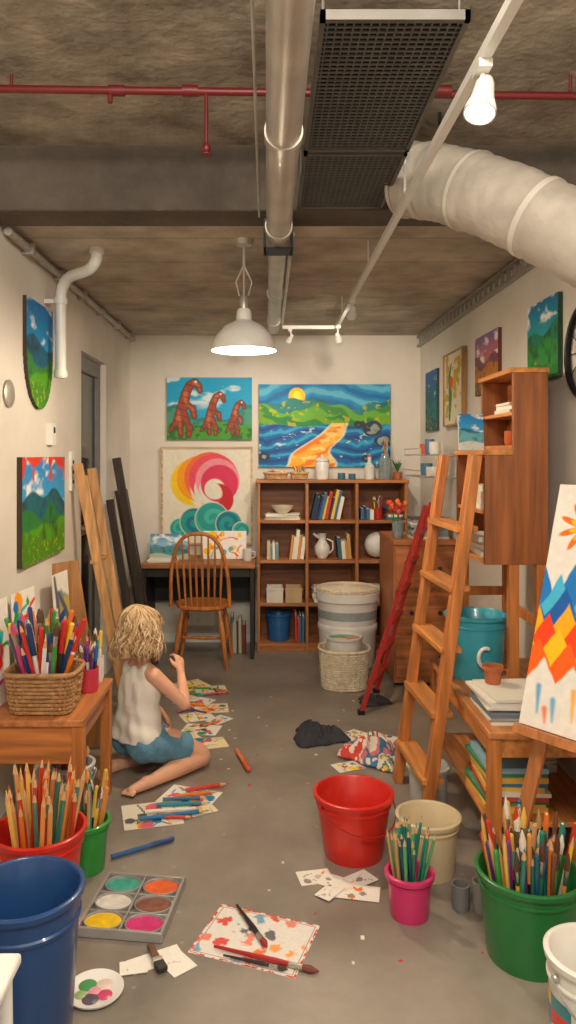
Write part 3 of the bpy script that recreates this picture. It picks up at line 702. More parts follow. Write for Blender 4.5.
b.bb(.84,1.2,4.95,5.45,0,.03);b.make('dresser',bevel=.003)
b=B();b.use(M('clear_glass'));b.lathe([(0,0),(.03,0),(.035,.01),(.04,.11),(.036,.11),(.031,.012),(0,.008)],(.87,5.05,.951),24);b.make('glass_vase')
b=B();rd=random.Random(3)
for i in range(12):
    a=rd.uniform(0,2*PI);q=rd.uniform(.0,.07);z=rd.uniform(.17,.24);p=V((.87+q*math.cos(a),5.05+q*math.sin(a),.951+z))
    b.use(VC,(60,110,50));b.tube([(.87+.3*q*math.cos(a)*.3,5.05,.965),p],.002,5)
    b.use(VC,rd.choice([(210,50,35),(235,120,40),(225,70,50)]));b.ell(p,(.016,.016,.02),8)
b.make('red_flowers')
stack('paper_stack',1.06,5.05,.951,.24,.2,9,33,(.008,.02),pal=[(236,230,218),(225,218,200),(150,160,165),(90,80,75)])
b=B();b.use(grey_met)
for zz in(1.36,1.50):
    for i in range(9): b.cone((.98+i*.03,4.75,zz),(.98+i*.03,5.3,zz),.0025,.0025,6)
    for yy in(4.75,5.02,5.3): b.cone((.96,yy,zz),(XR,yy,zz),.004,.004,6)
    for yy in(4.75,5.3): b.cone((.96,yy,zz),(.96,yy,zz+.04),.003,.003,6)
    b.cone((.96,4.75,zz+.04),(.96,5.3,zz+.04),.003,.003,6); b.cone((.96,4.75,zz),(.96,5.3,zz),.003,.003,6)
for yy in(4.75,5.3): b.tube([(1.225,yy,1.3),(1.225,yy,1.6)],.004,6)
b.make('wire_wall_rack')
for (nm,yy,zz,c,r,h) in(('white_paint_pot',4.85,1.5045,(225,220,210),.035,.08),('blue_paint_pot',5.0,1.5045,(80,120,150),.03,.1),('orange_paint_pot',5.15,1.5045,(200,90,60),.035,.07),('white_paint_pot',4.9,1.3645,(230,225,215),.045,.06),('blue_paint_pot',5.1,1.3645,(120,140,150),.04,.08)):
    cup(nm,1.07,yy,zz,r,h,c)
b=B();b.use(M('red_ladder_paint',(170,38,32),rough=.4))
n0,n1=V((.545,4.40,.0)),V((.945,4.52,1.20));f0,f1=V((.69,4.80,.0)),V((1.04,4.81,1.20))
b.beam(n0+V((0,0,.004)),n1,.022,.036,up=(0,1,0));b.beam(f0+V((0,0,.004)),f1,.022,.036,up=(0,1,0))
for k in range(1,7):
    t=k/7;b.beam(n0.lerp(n1,t),f0.lerp(f1,t),.045,.016)
b.use(dark_met)
for p in(n0,f0): b.box(p+V((0,0,.012)),(.04,.04,.024))
b.make('red_step_ladder')
# ---------------------------------------------------------------- wooden ladder + cabinet (right)
b=B()
b.use(orange_z)
na,nb=V((.635,3.06,0.0)),V((.838,3.06,1.50));fa,fb=V((.60,3.50,0.0)),V((.815,3.50,1.50))
b.beam(na,nb,.040,.080,up=(0,1,0));b.beam(fa,fb,.038,.075,up=(0,1,0))
b.use(orange_y)
for t in(.12,.30,.475,.64,.80): b.beam(na.lerp(nb,t)+V((.01,.0,0)),fa.lerp(fb,t)+V((.01,0,0)),.09,.026)
b.make('wooden_ladder',bevel=.004)
b=B();X0,X1,XU=.872,1.125,.985;Y0,Y1=3.04,3.50;t=.02
b.use(cabm)
stp=[(X0,1.06),(X1,1.06),(X1,1.83),(XU,1.83),(XU,1.50),(X0,1.50)]
b.prism(stp,(0,Y0,0),(1,0,0),(0,0,1),(0,-1,0),t)
b.prism(stp,(0,Y1-t,0),(1,0,0),(0,0,1),(0,-1,0),t)
b.bb(X1-t,X1,Y0+t,Y1-t,1.06,1.83)
b.use(orange_y)
b.bb(X0,X1-t,Y0+t,Y1-t,1.06,1.08);b.bb(X0-.012,XU+.0,Y0-.004,Y1+.004,1.50,1.52);b.bb(XU-.012,X1+.004,Y0-.004,Y1+.004,1.83,1.85)
b.bb(XU,X1-t,Y0+t,Y1-t,1.66,1.675);b.bb(X0,X1-t,Y0+t,Y1-t,1.26,1.275);b.bb(XU,XU+.02,Y0+t,Y1-t,1.50,1.54)
b.use(cabin);b.bb(X1-t-.004,X1-t,Y0+t,Y1-t,1.08,1.83)
b.use(orange_z)
for (lx,ly) in((1.10,3.06),(1.10,3.48),(.90,3.48),(.99,3.06)): b.bb(lx-.02,lx+.02,ly-.018,ly+.018,.5515,1.06)
b.bb(1.10-.01,1.10+.01,3.06,3.48,.80,.84); b.bb(.90,1.10,3.47,3.49,.86,.90)
b.make('stepped_cabinet',bevel=.003)
stack('white_cloth_stack',.94,3.25,1.2755,.11,.2,4,51,(.015,.03)); stack('paper_stack',.94,3.25,1.081,.12,.3,5,52,(.01,.02))
stack('paper_stack',1.045,3.25,1.676,.08,.2,3,53,(.01,.02));
art('small_blue_painting',(.865,3.42,1.5215),(1,.0,0),(0,.12,1),.112,.165,landscape(sky=(80,160,210),hills=((60,130,160),(120,180,190)),fg=(210,220,220),seed=81),40,.01)
cup('orange_cup',1.03,3.2,1.541,.03,.06,(190,90,40))
# ---------------------------------------------------------------- right table
b=B();b.use(wood('table_top_y',(192,124,70),1));b.bb(.76,1.225,2.6,3.56,.525,.55)
b.use(orange_z)
for lx in(.785,1.2):
    for ly in(2.63,3.53): b.bb(lx-.022,lx+.022,ly-.022,ly+.022,0,.525)
b.use(orange_y);b.bb(.775,.79,2.65,3.51,.455,.525);b.bb(1.195,1.21,2.65,3.51,.455,.525);b.bb(.80,1.19,2.62,2.635,.455,.525);b.bb(.80,1.19,3.52,3.535,.455,.525)
b.bb(.775,1.21,2.65,3.51,.20,.218)
b.make('side_table',bevel=.003)
zz=stack('magazine_stack',.91,2.80,.5505,.27,.27,10,61,(.006,.011),pal=[(238,234,226),(230,225,215),(120,130,140),(225,220,205)])
b=B();b.use(M('terracotta'));b.lathe([(0,0),(.028,0),(.034,.05),(.04,.05),(.04,.066),(.034,.066),(.028,.008),(0,.008)],(.85,2.86,zz+.001),24)
b.tube([(.885,2.86,zz+.055),(.905,2.86,zz+.045),(.9,2.86,zz+.025),(.878,2.86,zz+.02)],.004,6);b.make('terracotta_cup')
bucket('teal_bin',.90,3.275,.125,.108,.27,(56,160,180),z=.551,handle=False)
b=B();b.use(M('ceramic_white'));b.tube([(.905+.03*math.cos(t),3.142,.66+.04*math.sin(t)) for t in [PI*.35+i*PI*1.3/16 for i in range(17)]],.008,8)
b.bb(.89,.935,3.137,3.147,.615,.635);b.make('curved_bin_handle')
stack('picture_books',.90,2.85,.2185,.22,.3,10,62,(.01,.02),pal=[(60,120,160),(230,180,80),(200,70,60),(235,228,210),(70,140,100),(150,190,210)])
stack('picture_books',1.07,3.2,.2185,.2,.3,9,64,(.01,.02))
cup('grey_tin',.64,2.51,0,.03,.085,(120,120,118)); cup('silver_tin',.705,2.50,0,.030,.10,(150,148,145))
bucket('white_tub',.70,3.3,.085,.075,.16,(205,205,200),handle=False)
# ---------------------------------------------------------------- easel + canvas
ee=empty('artist_easel',(1.0,2.4,0))
Ue=V((.6,-.8,0)).normalized();nb_=V((.8,.6,0)).normalized()
We=(nb_*.235+V((0,0,.76))).normalized()
O=V((.815,2.46,.635))
b=B();b.use(wood('easel_wood',(188,118,66),2))
N=Ue.cross(We)
b.beam(V((.95,2.465,.83)),V((.77,2.50,0)),.02,.045,up=(1,-1,0))
b.beam(V((1.10,2.34,.80)),V((.94,2.46,0)),.02,.04,up=(1,-1,0))
b.beam(O+Ue*.18-N*.035+We*(-.05),O+Ue*.18-N*.035+We*.78,.03,.02,up=N)
b.beam(O-We*.018-N*.0,O+Ue*.36-We*.018-N*.0,.03,.06,up=N)
b.beam(V((1.06,2.45,.9)),V((1.18,2.55,0)),.025,.035,up=(1,-1,0))
b.make('easel_frame',bevel=.002,parent=ee)
art('canvas_painting',O,Ue,We,.36,.80,p_easel,120,.018,edge=(215,220,225),parent=ee)
# ---------------------------------------------------------------- buckets
bucket('red_bucket',.326,2.865,.143,.108,.235,(208,40,28),ang=.5,hm=M('red_bucket_handle',(180,30,24),rough=.4))
bucket('cream_bucket',.582,2.745,.108,.092,.205,(214,196,160),ang=-.6,handle=False)
bucket('pink_bucket',.465,2.48,.072,.060,.145,(212,48,110),handle=False)
bundle('colored_pencils',.465,2.48,0,.042,.060,.145,34,(.25,.29),.0055,'pencil',TP,101)
bucket('green_bucket',.785,2.28,.148,.120,.262,(34,118,58),handle=False)
bundle('colored_pencils',.785,2.28,0,.09,.125,.262,74,(.32,.42),.0065,'mix',WP+WP+TP+CP,102)
bucket('white_paint_bucket',.775,1.79,.108,.098,.33,(226,222,214),label=[(40,110,170),(215,60,45),(240,200,70),(60,140,150),(230,225,215)],ang=.3)
bucket('blue_bucket',-.62,1.94,.143,.116,.40,(26,66,118),handle=False)
bucket('red_bucket',-.755,2.52,.145,.115,.27,(205,50,36),handle=False)
bundle('colored_pencils',-.755,2.52,0,.085,.118,.27,42,(.38,.46),.008,'pencil',WP,103)
bucket('small_green_bucket',-.66,2.76,.083,.068,.18,(50,150,60),handle=False)
bundle('colored_pencils',-.66,2.76,0,.05,.066,.18,44,(.28,.33),.006,'mix',WP+TP,104)
bucket('white_pail',-.80,3.12,.085,.07,.24,(196,200,198),handle=True)
bundle('paint_brushes',-.80,3.12,0,.045,.07,.24,16,(.28,.33),.006,'mix',WP+CP,105)
b=B();b.use(white_pl);b.bb(-.82,-.515,1.3,1.60,.43,.455)
for lx in(-.79,-.545):
    for ly in(1.33,1.57): b.cone((lx,ly,.43),(lx+(-.01 if lx<-.6 else .01),ly,0),.018,.014,12)
b.make('white_stool',bevel=.008)
# ---------------------------------------------------------------- left bench and baskets
b=B();b.use(wood('bench_top',(182,116,66),1));b.bb(XL+.01,-.69,2.86,3.41,.475,.50)
b.use(oak_z)
for lx in(XL+.04,-.715):
    for ly in(2.89,3.375): b.bb(lx-.022,lx+.022,ly-.022,ly+.022,0,.475)
b.use(wood('bench_apron',(172,106,60),1));b.bb(-.727,-.712,2.91,3.355,.39,.475);b.use(oak_x);b.bb(XL+.06,-.735,2.875,2.89,.33,.475);b.make('low_table',bevel=.003)
basket('wicker_basket',-.875,3.0,.503,.135,.105,.155,mat=M('wicker_brown',(176,132,88),rough=.8,var=.3,scale=40),flare=.15,sq=5,rows=10,stakes=24)
bundle('felt_markers',-.875,3.0,.503,.08,.105,.155,70,(.26,.38),.0085,'mix',CP+[(30,60,110),(235,232,225),(200,40,40)],106,oy=.75)
cup('pink_mug',-.755,3.22,.5005,.042,.10,(205,60,80)); bundle('felt_markers',-.755,3.22,.5005,.025,.032,.10,16,(.16,.2),.006,'mix',CP,107)
cup('cream_pot',-.86,3.27,.5005,.045,.13,(225,205,170)); bundle('paint_brushes',-.86,3.27,.5005,.025,.034,.13,14,(.2,.27),.006,'brush',WP+CP,108)
cup('white_pot',-.76,3.355,.5005,.04,.11,(222,220,212)); bundle('felt_markers',-.76,3.355,.5005,.022,.03,.11,12,(.17,.22),.006,'mix',CP,109)
art('child_drawing',(-1.03,3.14,.501),(.1,1,0),(-.07,0,1),.24,.42,kids(8,n=26),50,.003,mat=VCP)
art('child_drawing',(-1.07,2.92,.501),(.1,1,0),(-.04,0,1),.2,.42,kids(12,n=16),40,.003,mat=VCP)
b=B();b.use(pine)
for (yt,yb,xt,xb,z,w) in((4.22,4.36,-1.05,-.80,1.45,.05),(4.55,4.50,-1.05,-.78,1.42,.05),(4.42,4.44,-1.06,-.83,1.38,.035)):
    b.beam((xb,yb,.005),(xt,yt,z),.03,w,up=(1,0,.2))
b.beam((-.87,4.30,.35),(-.87,4.56,.35),.04,.02);b.beam((-.97,4.25,.9),(-.97,4.58,.9),.04,.02);b.make('wooden_easel',bevel=.003)
b=B();b.use(dark_w)
for (yt,yb,xt,xb,z,w) in((5.30,5.30,-1.05,-.80,1.48,.06),(5.46,5.44,-1.05,-.82,1.25,.09),(5.12,5.10,-1.06,-.86,1.2,.05)):
    b.beam((xb,yb,.005),(xt,yt,z),.025,w,up=(1,0,.2))
b.make('dark_timber_boards',bevel=.003)
b=B();b.use(wood('board_tan',(170,120,75),2));b.beam((-.90,3.88,.005),(-1.05,3.90,.95),.02,.16,up=(1,0,.1));b.make('wooden_board',bevel=.003)
art('child_drawing',(-.97,3.66,.0),(.1,1,0),(-.07,0,1),.2,.92,kids(9,n=16,cols=[(90,90,95),(140,150,150),(190,170,110)]),40,.006,mat=VCP)
# ---------------------------------------------------------------- floor clutter
def paper(name,cx,cy,w,h,ang,fn,z=.0015,nx=40,curl=0):
    U=V((math.cos(ang),math.sin(ang),0));W=V((-math.sin(ang),math.cos(ang),0))
    O=V((cx,cy,z))-U*w/2-W*h/2
    return art(name,O,U,W,w,h,fn,nx,.001,mat=VCP,curl=curl)
def p_sheet(x,y,a):
    img=np.ones(x.shape+(3,))*C((226,222,216)); r=random.Random(4)
    for i in range(6):
        for j in range(4):
            cx=(i+.5+r.uniform(-.3,.3))*a/6;cy=(j+.5+r.uniform(-.3,.3))/4
            img=mixc(img,r.choice([(225,110,50),(205,60,50),(235,160,90),(110,150,180),(225,130,110),(80,80,90),(226,222,216)]),mask(disc(x,y,cx,cy,r.uniform(.03,.09))+.25*(fbm(x,y,9,i*7+j)-.5),.03)*.9)
    ed=np.minimum(np.minimum(x,a-x),np.minimum(y,1-y)); img=mixc(img,(205,90,70),(ed<.03)[...,None]*(fbm(x,y,22,3)>.5)[...,None]); return mixc(img,(150,140,140),mask(np.abs(ed-.045)-.005))
paper('painted_sheet',-.035,2.355,.34,.26,math.radians(-20),p_sheet,.002,100)
b=B();brush(b,(-.10,2.51,.014),(.0,2.30,.012),.009,(35,32,32),(150,40,40));b.make('paint_brush')
b=B();brush(b,(-.16,2.30,.014),(.15,2.19,.012),.009,(170,30,35),(120,60,50));b.make('paint_brush')
b=B();brush(b,(-.13,2.26,.013),(.06,2.20,.011),.006,(40,35,35),(60,50,45));b.make('paint_brush')
for i,(cx,cy,w,h,a) in enumerate(((.17,2.70,.12,.09,.2),(.25,2.66,.14,.08,-.5),(.31,2.60,.15,.09,-.2),(.33,2.68,.10,.08,.6),(.215,2.60,.10,.06,.9))):
    paper('paper_scrap',cx,cy,w,h,a,kids(200+i,n=7,cols=[(225,130,70),(240,190,120),(200,190,180),(150,140,130),(90,80,80)],dens=1.3),.0015+.0016*i,24)
for i,(cx,cy,w,h,a) in enumerate(((-.33,2.26,.16,.07,.5),(-.27,2.245,.08,.11,.7),(-.39,2.22,.08,.06,.2))):
    paper('paper_scrap',cx,cy,w,h,a,kids(220+i,n=1,cols=[(200,190,180)]),.0015+.0016*i,16)
b=B();b.use(wood('brush_handle',(110,80,60),1));b.beam((-.355,2.30,.016),(-.325,2.24,.016),.02,.014);b.use(grey_met);b.beam((-.325,2.24,.016),(-.318,2.225,.016),.03,.015);b.use(VC,(50,45,42));b.beam((-.318,2.225,.015),(-.30,2.195,.013),.03,.014);b.make('flat_paint_brush',bevel=.002)
def tray():
    b=B();a=math.radians(-7);R=Matrix.Rotation(a,3,'Z');c=V((-.440,2.505,0))
    b.use(M('tray_plastic',(165,162,158),rough=.3,var=.08,metal=.2))
    w,d=.268,.31
    b.box(c+V((0,0,.005)),(w,d,.010),R)
    for (x,y,sx,sy) in((0,d/2,w+.01,.010),(0,-d/2,w+.01,.010),(w/2,0,.010,d),(-w/2,0,.010,d),(0,0,.006,d)): b.box(c+R@V((x,y,.017)),(sx,sy,.030),R)
    for y in(-d/6,d/6): b.box(c+R@V((0,y,.014)),(w,.006,.022),R)
    cols=[(60,165,150),(225,96,36),(225,222,215),(130,85,70),(240,200,40),(205,50,120)]
    k=0
    for j in(1,0,-1):
        for i in(-1,1):
            cc=c+R@V((i*w/4,j*d/3,0)); S=R@Matrix.Diagonal(V((.061,.048,1)))
            b.use(M('tray_plastic'));b.lathe([(1.05,.010),(1.05,.026),(1.0,.028),(.97,.024),(.94,.012),(0,.012)],cc,32,S)
            b.use(M('wet_paint_%d'%k,cols[k],rough=.15,var=.18,scale=30,coat=.6,bump=.5,bscale=25));b.lathe([(.965,.0205),(.6,.0215),(.3,.020),(0,.0205)],cc,32,S)
            k+=1
    b.make('paint_tray',bevel=.002)
tray()
b=B();b.use(white_pl);c=(-.48,2.12,0)
b.lathe([(0,0),(.066,0),(.078,.008),(.080,.014),(.074,.013),(.064,.005),(0,.004)],c,40)
for (dx,dy,r,cc) in((-.025,.022,.026,(70,150,90)),(.022,.026,.024,(225,200,190)),(.03,-.015,.022,(205,70,110)),(-.005,-.032,.024,(90,80,95)),(-.036,-.016,.018,(150,180,120)),(0,0,.02,(225,150,170))):
    b.use(VCG,cc);b.lathe([(r,.0055),(r*.6,.008),(0,.009)],(c[0]+dx,c[1]+dy,0),16)
b.make('round_paint_palette')
def fl(kind,x0,y0,x1,y1,r,col,name,cap=None):
    b=B();z=r*1.15+.0045
    if kind=='m': marker(b,(x0,y0,z),(x1,y1,z),r,col,cap)
    else: pencil(b,(x0,y0,z),(x1,y1,z),r,col)
    b.make(name)
fl('m',-.575,2.81,-.36,2.945,.009,(30,70,130),'felt_marker',(40,90,150))
fl('m',-.15,3.82,-.085,3.58,.011,(215,90,35),'felt_marker',(230,120,60))
for q in((-.52,3.10,-.24,3.18,.009,(40,120,170)),(-.50,3.17,-.26,3.20,.008,(230,225,215)),(-.47,3.23,-.24,3.25,.008,(40,140,160)),(-.45,3.28,-.25,3.30,.008,(70,110,150)),(-.40,3.31,-.21,3.36,.008,(220,120,50)),(-.36,3.37,-.17,3.44,.009,(200,60,50)),(-.47,3.13,-.30,3.12,.007,(200,60,60))):
    fl('p',*q,'colored_pencil')
k=0
for (cx,cy,w,h,a) in((-.48,3.17,.24,.22,.25),(-.34,3.33,.24,.18,-.35),(-.33,3.22,.2,.16,.5),(-.30,3.95,.18,.14,.3),(-.36,4.15,.2,.15,-.2),(-.40,4.35,.18,.15,.4),(-.33,4.5,.2,.16,.1),(-.44,4.62,.2,.18,-.5),(-.36,4.85,.2,.15,.2),(-.49,4.95,.2,.2,.6),(-.27,4.30,.13,.1,.9),(-.45,4.0,.2,.16,.6),(.39,3.66,.14,.10,.4),(.60,4.02,.16,.12,-.5),(.46,4.06,.15,.11,.8)):
    paper('painted_paper',cx,cy,w,h,a,kids(300+k,n=20,dens=1.3,bg=random.choice([(238,234,226),(225,220,205),(240,225,190)]),cols=[(220,90,60),(240,170,60),(245,215,90),(70,150,110),(60,130,170),(210,110,120),(90,90,90),(238,234,226)]),.0012+.0013*(k%3),36);k+=1
b=B()
rd=random.Random(77)
for i in range(14):
    x,y,a=rd.uniform(-.5,-.25),rd.uniform(3.9,4.9),rd.uniform(0,PI);l=.07;pencil(b,(x-math.cos(a)*l,y-math.sin(a)*l,.0115),(x+math.cos(a)*l,y+math.sin(a)*l,.0115),.006,rd.choice(CP))
b.make('scattered_crayons')
b=B()
for i in range(46):
    x,y,a=rd.uniform(-.25,.7),rd.uniform(2.2,4.8),rd.uniform(0,PI);s=rd.uniform(.005,.014)
    if math.hypot(x-.326,y-2.865)<.2 or math.hypot(x-.58,y-2.745)<.15 or math.hypot(x-.465,y-2.48)<.1: continue
    b.use(VCP,rd.choice([(230,225,215),(235,140,60),(200,60,50),(220,215,200)]));b.box((x,y,.0006),(s*1.6,s,.001),Matrix.Rotation(a,3,'Z'))
b.make('paper_confetti')
def cloth(name,cx,cy,rx,ry,h,seed,colfn,z=0):
    n=72;b=B();b.use(M('cloth_vc',None,rough=.9,bump=.3,bscale=120))
    g=np.linspace(-1,1,n);X,Y=np.meshgrid(g,g,indexing='ij')
    ang=np.arctan2(Y,X);R=np.hypot(X,Y);lim=.78+.15*np.sin(3*ang+seed)+.06*np.sin(7*ang+seed*2)
    F_=fbm(X+3,Y+3,1.9,seed);rg=1-np.abs(2*F_-1)*2.2
    Z=h*np.clip(1-(R/lim)**2.5,0,1)*(.35+.65*np.clip(rg,0,1))+.003
    ids={}
    for i in range(n-1):
        for j in range(n-1):
            if R[i,j]<lim[i,j]:
                q=[]
                for a,c in((i,j),(i+1,j),(i+1,j+1),(i,j+1)):
                    if (a,c) not in ids: ids[(a,c)]=b.vv((cx+X[a,c]*rx,cy+Y[a,c]*ry,z+float(Z[a,c])))
                    q.append(ids[(a,c)])
                b.F(q,L(colfn(X[i,j],Y[i,j])))
    ob=b.make(name,angle=80)
    sd=ob.modifiers.new('thick','SOLIDIFY');sd.thickness=.002;sd.offset=1
cloth('black_cloth',.27,4.03,.18,.18,.085,2,lambda x,y:(50,52,60))
def cc(x,y):
    v=float(fbm(np.array([x+5.]),np.array([y+5.]),2.0,12)[0]);return [(226,216,196),(205,70,64),(235,225,210),(236,180,80),(80,130,100),(226,216,200),(70,120,160),(210,110,120)][int(v*16)%8]
cloth('patterned_cloth',.52,3.80,.18,.24,.10,5,cc)
cloth('dark_rag',.64,4.60,.12,.10,.05,8,lambda x,y:(56,54,56))
# ---------------------------------------------------------------- GIRL
P0=V((-.600,3.54,0));fw=V((.72,.694,0)).normalized();rt=V((fw.y,-fw.x,0))
def W3(a,b_,c): return P0+fw*a+rt*b_+V((0,0,c))
HR=Matrix((rt,fw,V((0,0,1)))).transposed()
skin=M('skin',(222,168,138),rough=.5,var=.05,sss=.12)
def remesh(b,name,vox,mat,parent,smooth=4,disp=None):
    ob=b.make(name,origin=False)
    m=ob.modifiers.new('r','REMESH');m.mode='VOXEL';m.voxel_size=vox;m.use_smooth_shade=True
    s=ob.modifiers.new('s','SMOOTH');s.iterations=smooth;s.factor=.5
    dg=bpy.context.evaluated_depsgraph_get();me=bpy.data.meshes.new_from_object(ob.evaluated_get(dg))
    bpy.data.objects.remove(ob)
    if disp:
        n=len(me.vertices);co=np.empty(n*3);me.vertices.foreach_get('co',co);co=co.reshape(-1,3);no=np.empty(n*3);me.vertices.foreach_get('normal',no);no=no.reshape(-1,3)
        co=co+no*disp(co)[:,None];me.vertices.foreach_set('co',co.ravel())
    me.materials.clear();me.materials.append(mat)
    me.polygons.foreach_set('material_index',[0]*len(me.polygons));me.polygons.foreach_set('use_smooth',[True]*len(me.polygons));me.update()
    me.transform(Matrix.Translation(-parent.location))
    o=bpy.data.objects.new(name,me);bpy.context.scene.collection.objects.link(o);o.parent=parent;return o
girl=empty('girl',P0)
b=B();b.use(skin)
b.rc(W3(.0,0,.20),W3(.0,0,.32),.076,.066);b.rc(W3(.0,0,.32),W3(.01,0,.45),.066,.066)
for s in(-1,1):
    b.rc(W3(0,.045*s,.20),W3(.005,.034*s,.32),.078,.064);b.rc(W3(.005,.034*s,.32),W3(.015,.045*s,.44),.064,.066)
    b.rc(W3(.015,.045*s,.44),W3(.01,.075*s,.495),.064,.040); b.rc(W3(.01,.07*s,.50),W3(.01,.112*s,.495),.040,.035)
    b.rc(W3(.01,.04*s,.515),W3(.015,.0,.56),.035,.036)
    lo=1.0 if s>0 else .72
    b.rc(W3(-.005,.068*s,.175),W3(.13,.085*s,.150),.076,.064);b.rc(W3(.13,.085*s,.150),W3(.272,.115*s,.068),.064,.047)
    k1=W3(.280,.118*s,.052);k2=W3(.13,.135*lo*s,.050);k3=W3(-.035,.150*lo*s,.036)
    b.rc(k1,k2,.047,.045);b.rc(k2,k3,.045,.026)
    b.rc(k3,W3(-.060,.150*lo*s,.038),.028,.029);b.rc(W3(-.058,.150*lo*s,.036),W3(-.135,.145*lo*s,.025),.028,.019)
    for k in range(5): b.rc(W3(-.135,(.145*lo-.022+.012*k)*s,.021),W3(-.163+.004*k,(.145*lo-.024+.0125*k)*s,.014),.0105-.0008*k,.0085-.0006*k,10)
b.rc(W3(.015,0,.50),W3(.03,0,.61),.042,.036)
hc=W3(.03,0,.69)
b.ell(hc,(.070,.084,.088),24,HR);b.ell(W3(.062,0,.645),(.048,.050,.052),20,HR);b.ell(W3(.085,0,.618),(.022,.02,.018),12,HR)
b.ell(W3(.122,0,.662),(.010,.014,.012),12,HR);b.rc(W3(.112,0,.692),W3(.120,0,.666),.007,.008,10)
for s in(-1,1):
    b.ell(W3(.03,.071*s,.672),(.008,.016,.024),12,HR);b.ell(W3(.085,.035*s,.652),(.022,.022,.02),12,HR)
    b.rc(W3(.104,.012*s,.706),W3(.094,.045*s,.704),.008,.006,8)
def hand(b,w,d,n,t,curl):
    d=d.normalized();n=(n-d*n.dot(d)).normalized();t=(t-d*t.dot(d)-n*t.dot(n)).normalized()
    for k in range(4):
        o=(k-1.5)*.0125;b.rc(w+t*(-o*.6),w+d*.052-t*o,.012,.0095,10)
    b.rc(w+d*.01,w+d*.035,.015,.014,10)
    for k,l in enumerate((.044,.049,.046,.036)):
        o=(k-1.5)*.0135;p=w+d*.052-t*o*1.05;a=0
        for q,(fr,r0,r1) in enumerate(((.42,.0078,.0068),(.32,.0068,.0062),(.26,.0062,.0052))):
            a+=curl[q];dd=d*math.cos(a)+n*math.sin(a);p2=p+dd*l*fr*1.15;b.rc(p,p2,r0,r1,10);p=p2
    p=w+d*.014+t*.014
    for (dd,l,r0,r1) in(((d*.55+t*.75+n*.3),.024,.0105,.009),((d*.85+t*.35+n*.4),.02,.009,.0078),((d*.95+n*.35),.015,.0078,.0062)):
        p2=p+dd.normalized()*l;b.rc(p,p2,r0,r1,10);p=p2
sh=W3(.01,.112,.493);el=V((-.378,3.50,.352));wr=V((-.408,3.585,.482))
b.rc(sh,(sh+el)/2,.036,.032);b.rc((sh+el)/2,el,.032,.026);b.rc(el,el.lerp(wr,.35),.027,.027);b.rc(el.lerp(wr,.35),wr,.027,.018)
hand(b,wr,(wr-el)+V((0,.02,.02)),V((-.7,.6,0)),V((-.2,-.6,.3)),(.35,.55,.4))
sh=W3(.01,-.112,.493);el=W3(.10,-.160,.35);wr=W3(.215,-.120,.225)
b.rc(sh,(sh+el)/2,.036,.032);b.rc((sh+el)/2,el,.032,.026);b.rc(el,el.lerp(wr,.35),.027,.026);b.rc(el.lerp(wr,.35),wr,.026,.018)
hand(b,wr,fw*.7+V((0,0,-.9)),-V((0,0,1))-fw*.3,rt,(.25,.35,.3))
remesh(b,'body',.0034,skin,girl,3)
b=B();b.use(skin)
b.cone(W3(-.006,0,.185),W3(-.002,0,.33),.094,.076,32);b.rc(W3(-.002,0,.33),W3(.006,0,.455),.075,.073)
for s in(-1,1):
    b.cone(W3(-.006,.046*s,.185),W3(.003,.040*s,.33),.096,.074,32);b.rc(W3(.003,.040*s,.33),W3(.013,.047*s,.43),.074,.073)
    b.rc(W3(.013,.047*s,.43),W3(.008,.056*s,.485),.071,.050);b.rc(W3(.008,.056*s,.485),W3(.008,.064*s,.503),.048,.040)
tank=M('tank_top_cotton',(232,226,216),rough=.85,var=.04,bump=.3,bscale=20)
remesh(b,'tank_top',.0045,tank,girl,6,lambda c:.0035*np.sin(c[:,2]*70+26*c[:,0])*np.clip((.44-c[:,2])*6,0,1)+.002*np.sin(c[:,0]*110+c[:,2]*25))
b=B();b.use(skin)
for s in(-1,1):
    b.rc(W3(-.008,.045*s,.185),W3(-.006,.042*s,.205),.084,.080);b.ell(W3(-.006,.066*s,.172),.084,24)
    b.cone(W3(-.005,.068*s,.175),W3(.205,.098*s,.110),.083,.067,32)
denim=M('blue_denim_shorts',(92,140,166),rough=.85,var=.16,scale=60,bump=.3,bscale=25)
remesh(b,'shorts',.0045,denim,girl,3,lambda c:.0025*np.sin(c[:,0]*70+c[:,2]*50))
hairm=M('blonde_hair',(146,110,72),rough=.6,var=.3,scale=30,stretch=(1,1,.25))
b=B();b.use(hairm)
b.ell(W3(.008,0,.70),(.084,.090,.088),24,HR);b.ell(W3(-.022,0,.645),(.086,.060,.062),20,HR)
for s in(-1,1): b.ell(W3(-.005,.055*s,.64),(.038,.05,.05),16,HR)
remesh(b,'hair_base',.006,hairm,girl,4)
hvc=M('hair_strands',None,rough=.5)
b=B();rd=random.Random(12)
HC=[(206,176,134),(186,152,110),(222,198,160),(160,126,88),(196,164,122),(132,100,68)]
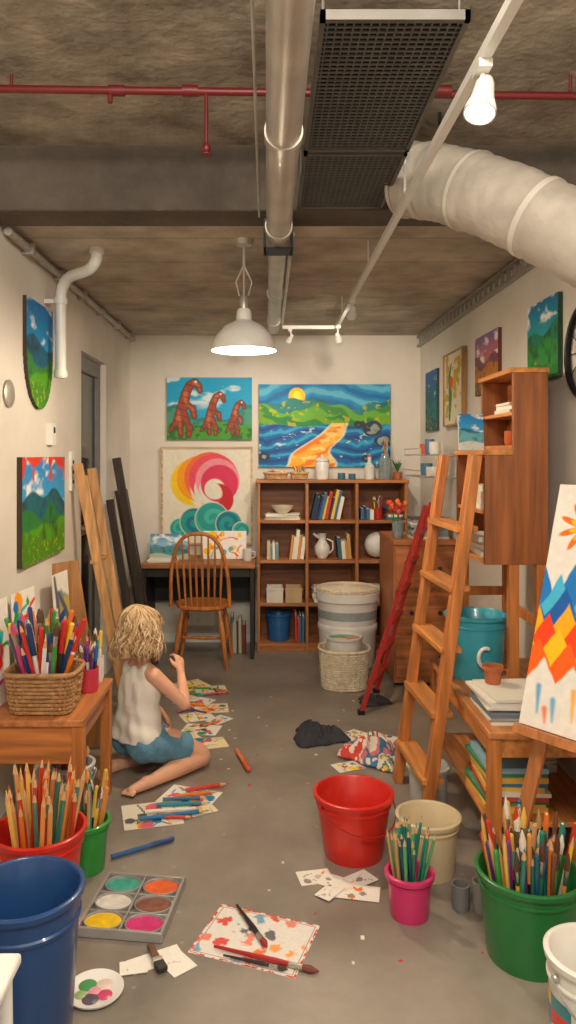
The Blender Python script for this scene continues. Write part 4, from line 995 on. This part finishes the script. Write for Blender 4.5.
for i in range(900):
    b.use(hvc,rd.choice(HC))
    phi=rd.uniform(0,2*PI);front=math.cos(phi)
    endz=rd.uniform(.562,.635)+.015*math.sin(phi*3)
    if front>.6: endz=rd.uniform(.70,.735)
    amp=rd.uniform(.006,.020);ph=rd.uniform(0,6);fr=rd.uniform(9,20);fl_=rd.uniform(.0,.040);k=14;pts=[];rs=[]
    lay=rd.uniform(.98,1.13); st=rd.choice([0,0,0,.15,.3]); cx0,cy0=rd.uniform(-.03,.01),rd.uniform(-.015,.015); ph2=rd.uniform(0,6)
    R0=rd.uniform(.0026,.0052)
    for j in range(k+1):
        t=st+(1-st)*j/k;z=.800-(.800-endz)*(t**1.2)
        zz=max(-1,min(1,(z-.695)/.100)); rad=math.sqrt(max(0,1-zz*zz)) if z>.695 else 1.0
        rad=max(rad,.08*t+.02); low=max(0,(.70-z)/.13); tuck=max(0,low-.7)*.06
        ra=(.092*rad+fl_*low-tuck)*lay;rb_=(.088*rad+(fl_+.012)*low-tuck)*lay
        w=amp*math.sin(t*fr+ph)*min(1,t*1.5); w2=amp*.8*math.sin(t*fr*.9+ph2)*t
        q=min(1,t*2.5)
        a=phi+w*9
        p=W3(cx0*(1-q)+.010*q,cy0*(1-q),0)
        p=p+fw*(math.cos(a)*(ra+w2)-.018*low)+rt*(math.sin(a)*(rb_+w2));p.z=z
        pts.append(p);rs.append(R0*(1-.8*(j/k)**2.2)+.0004)
    b.tube(pts,rs,5)
b.make('hair_locks',parent=girl,angle=80)
b=B()
for s in(-1,1):
    b.use(M('eye_white',(240,238,234),rough=.2));b.ell(W3(.094,.029*s,.688),.0125,14)
    b.use(M('iris_blue',(60,90,120),rough=.2));b.ell(W3(.1035,.029*s,.688),(.0055,.0045,.0055),10,HR)
b.use(M('lips',(190,100,95),rough=.4));b.ell(W3(.108,0,.638),(.016,.006,.005),12,HR)
b.make('eyes_and_lips',parent=girl)
# ---------------------------------------------------------------- lighting
w=bpy.data.worlds.new('world');bpy.context.scene.world=w;w.use_nodes=True
bg=w.node_tree.nodes['Background'];bg.inputs[0].default_value=(1,.92,.81,1);bg.inputs[1].default_value=.8
lightobj('added_fill_light','AREA',(.1,.3,2.6),74,(1,.90,.76),(0.05,3.6,.4),shape='RECTANGLE',size=.8,size_y=.4)  # area light added out of view to brighten the room, no fixture behind it
# ---------------------------------------------------------------- camera
cd=bpy.data.cameras.new('camera');cam=bpy.data.objects.new('camera',cd);bpy.context.scene.collection.objects.link(cam)
cam.location=(0,0,1.5);cam.rotation_euler=(PI/2,0,0)
cd.sensor_width=36;cd.sensor_fit='AUTO';cd.lens=760/1024*36;cd.shift_x=21/1024;cd.shift_y=-57/1024;cd.clip_start=.05
bpy.context.scene.camera=cam
bpy.context.scene.view_settings.view_transform='Standard'
bpy.context.scene.view_settings.look='None'
bpy.context.scene.view_settings.exposure=0.05
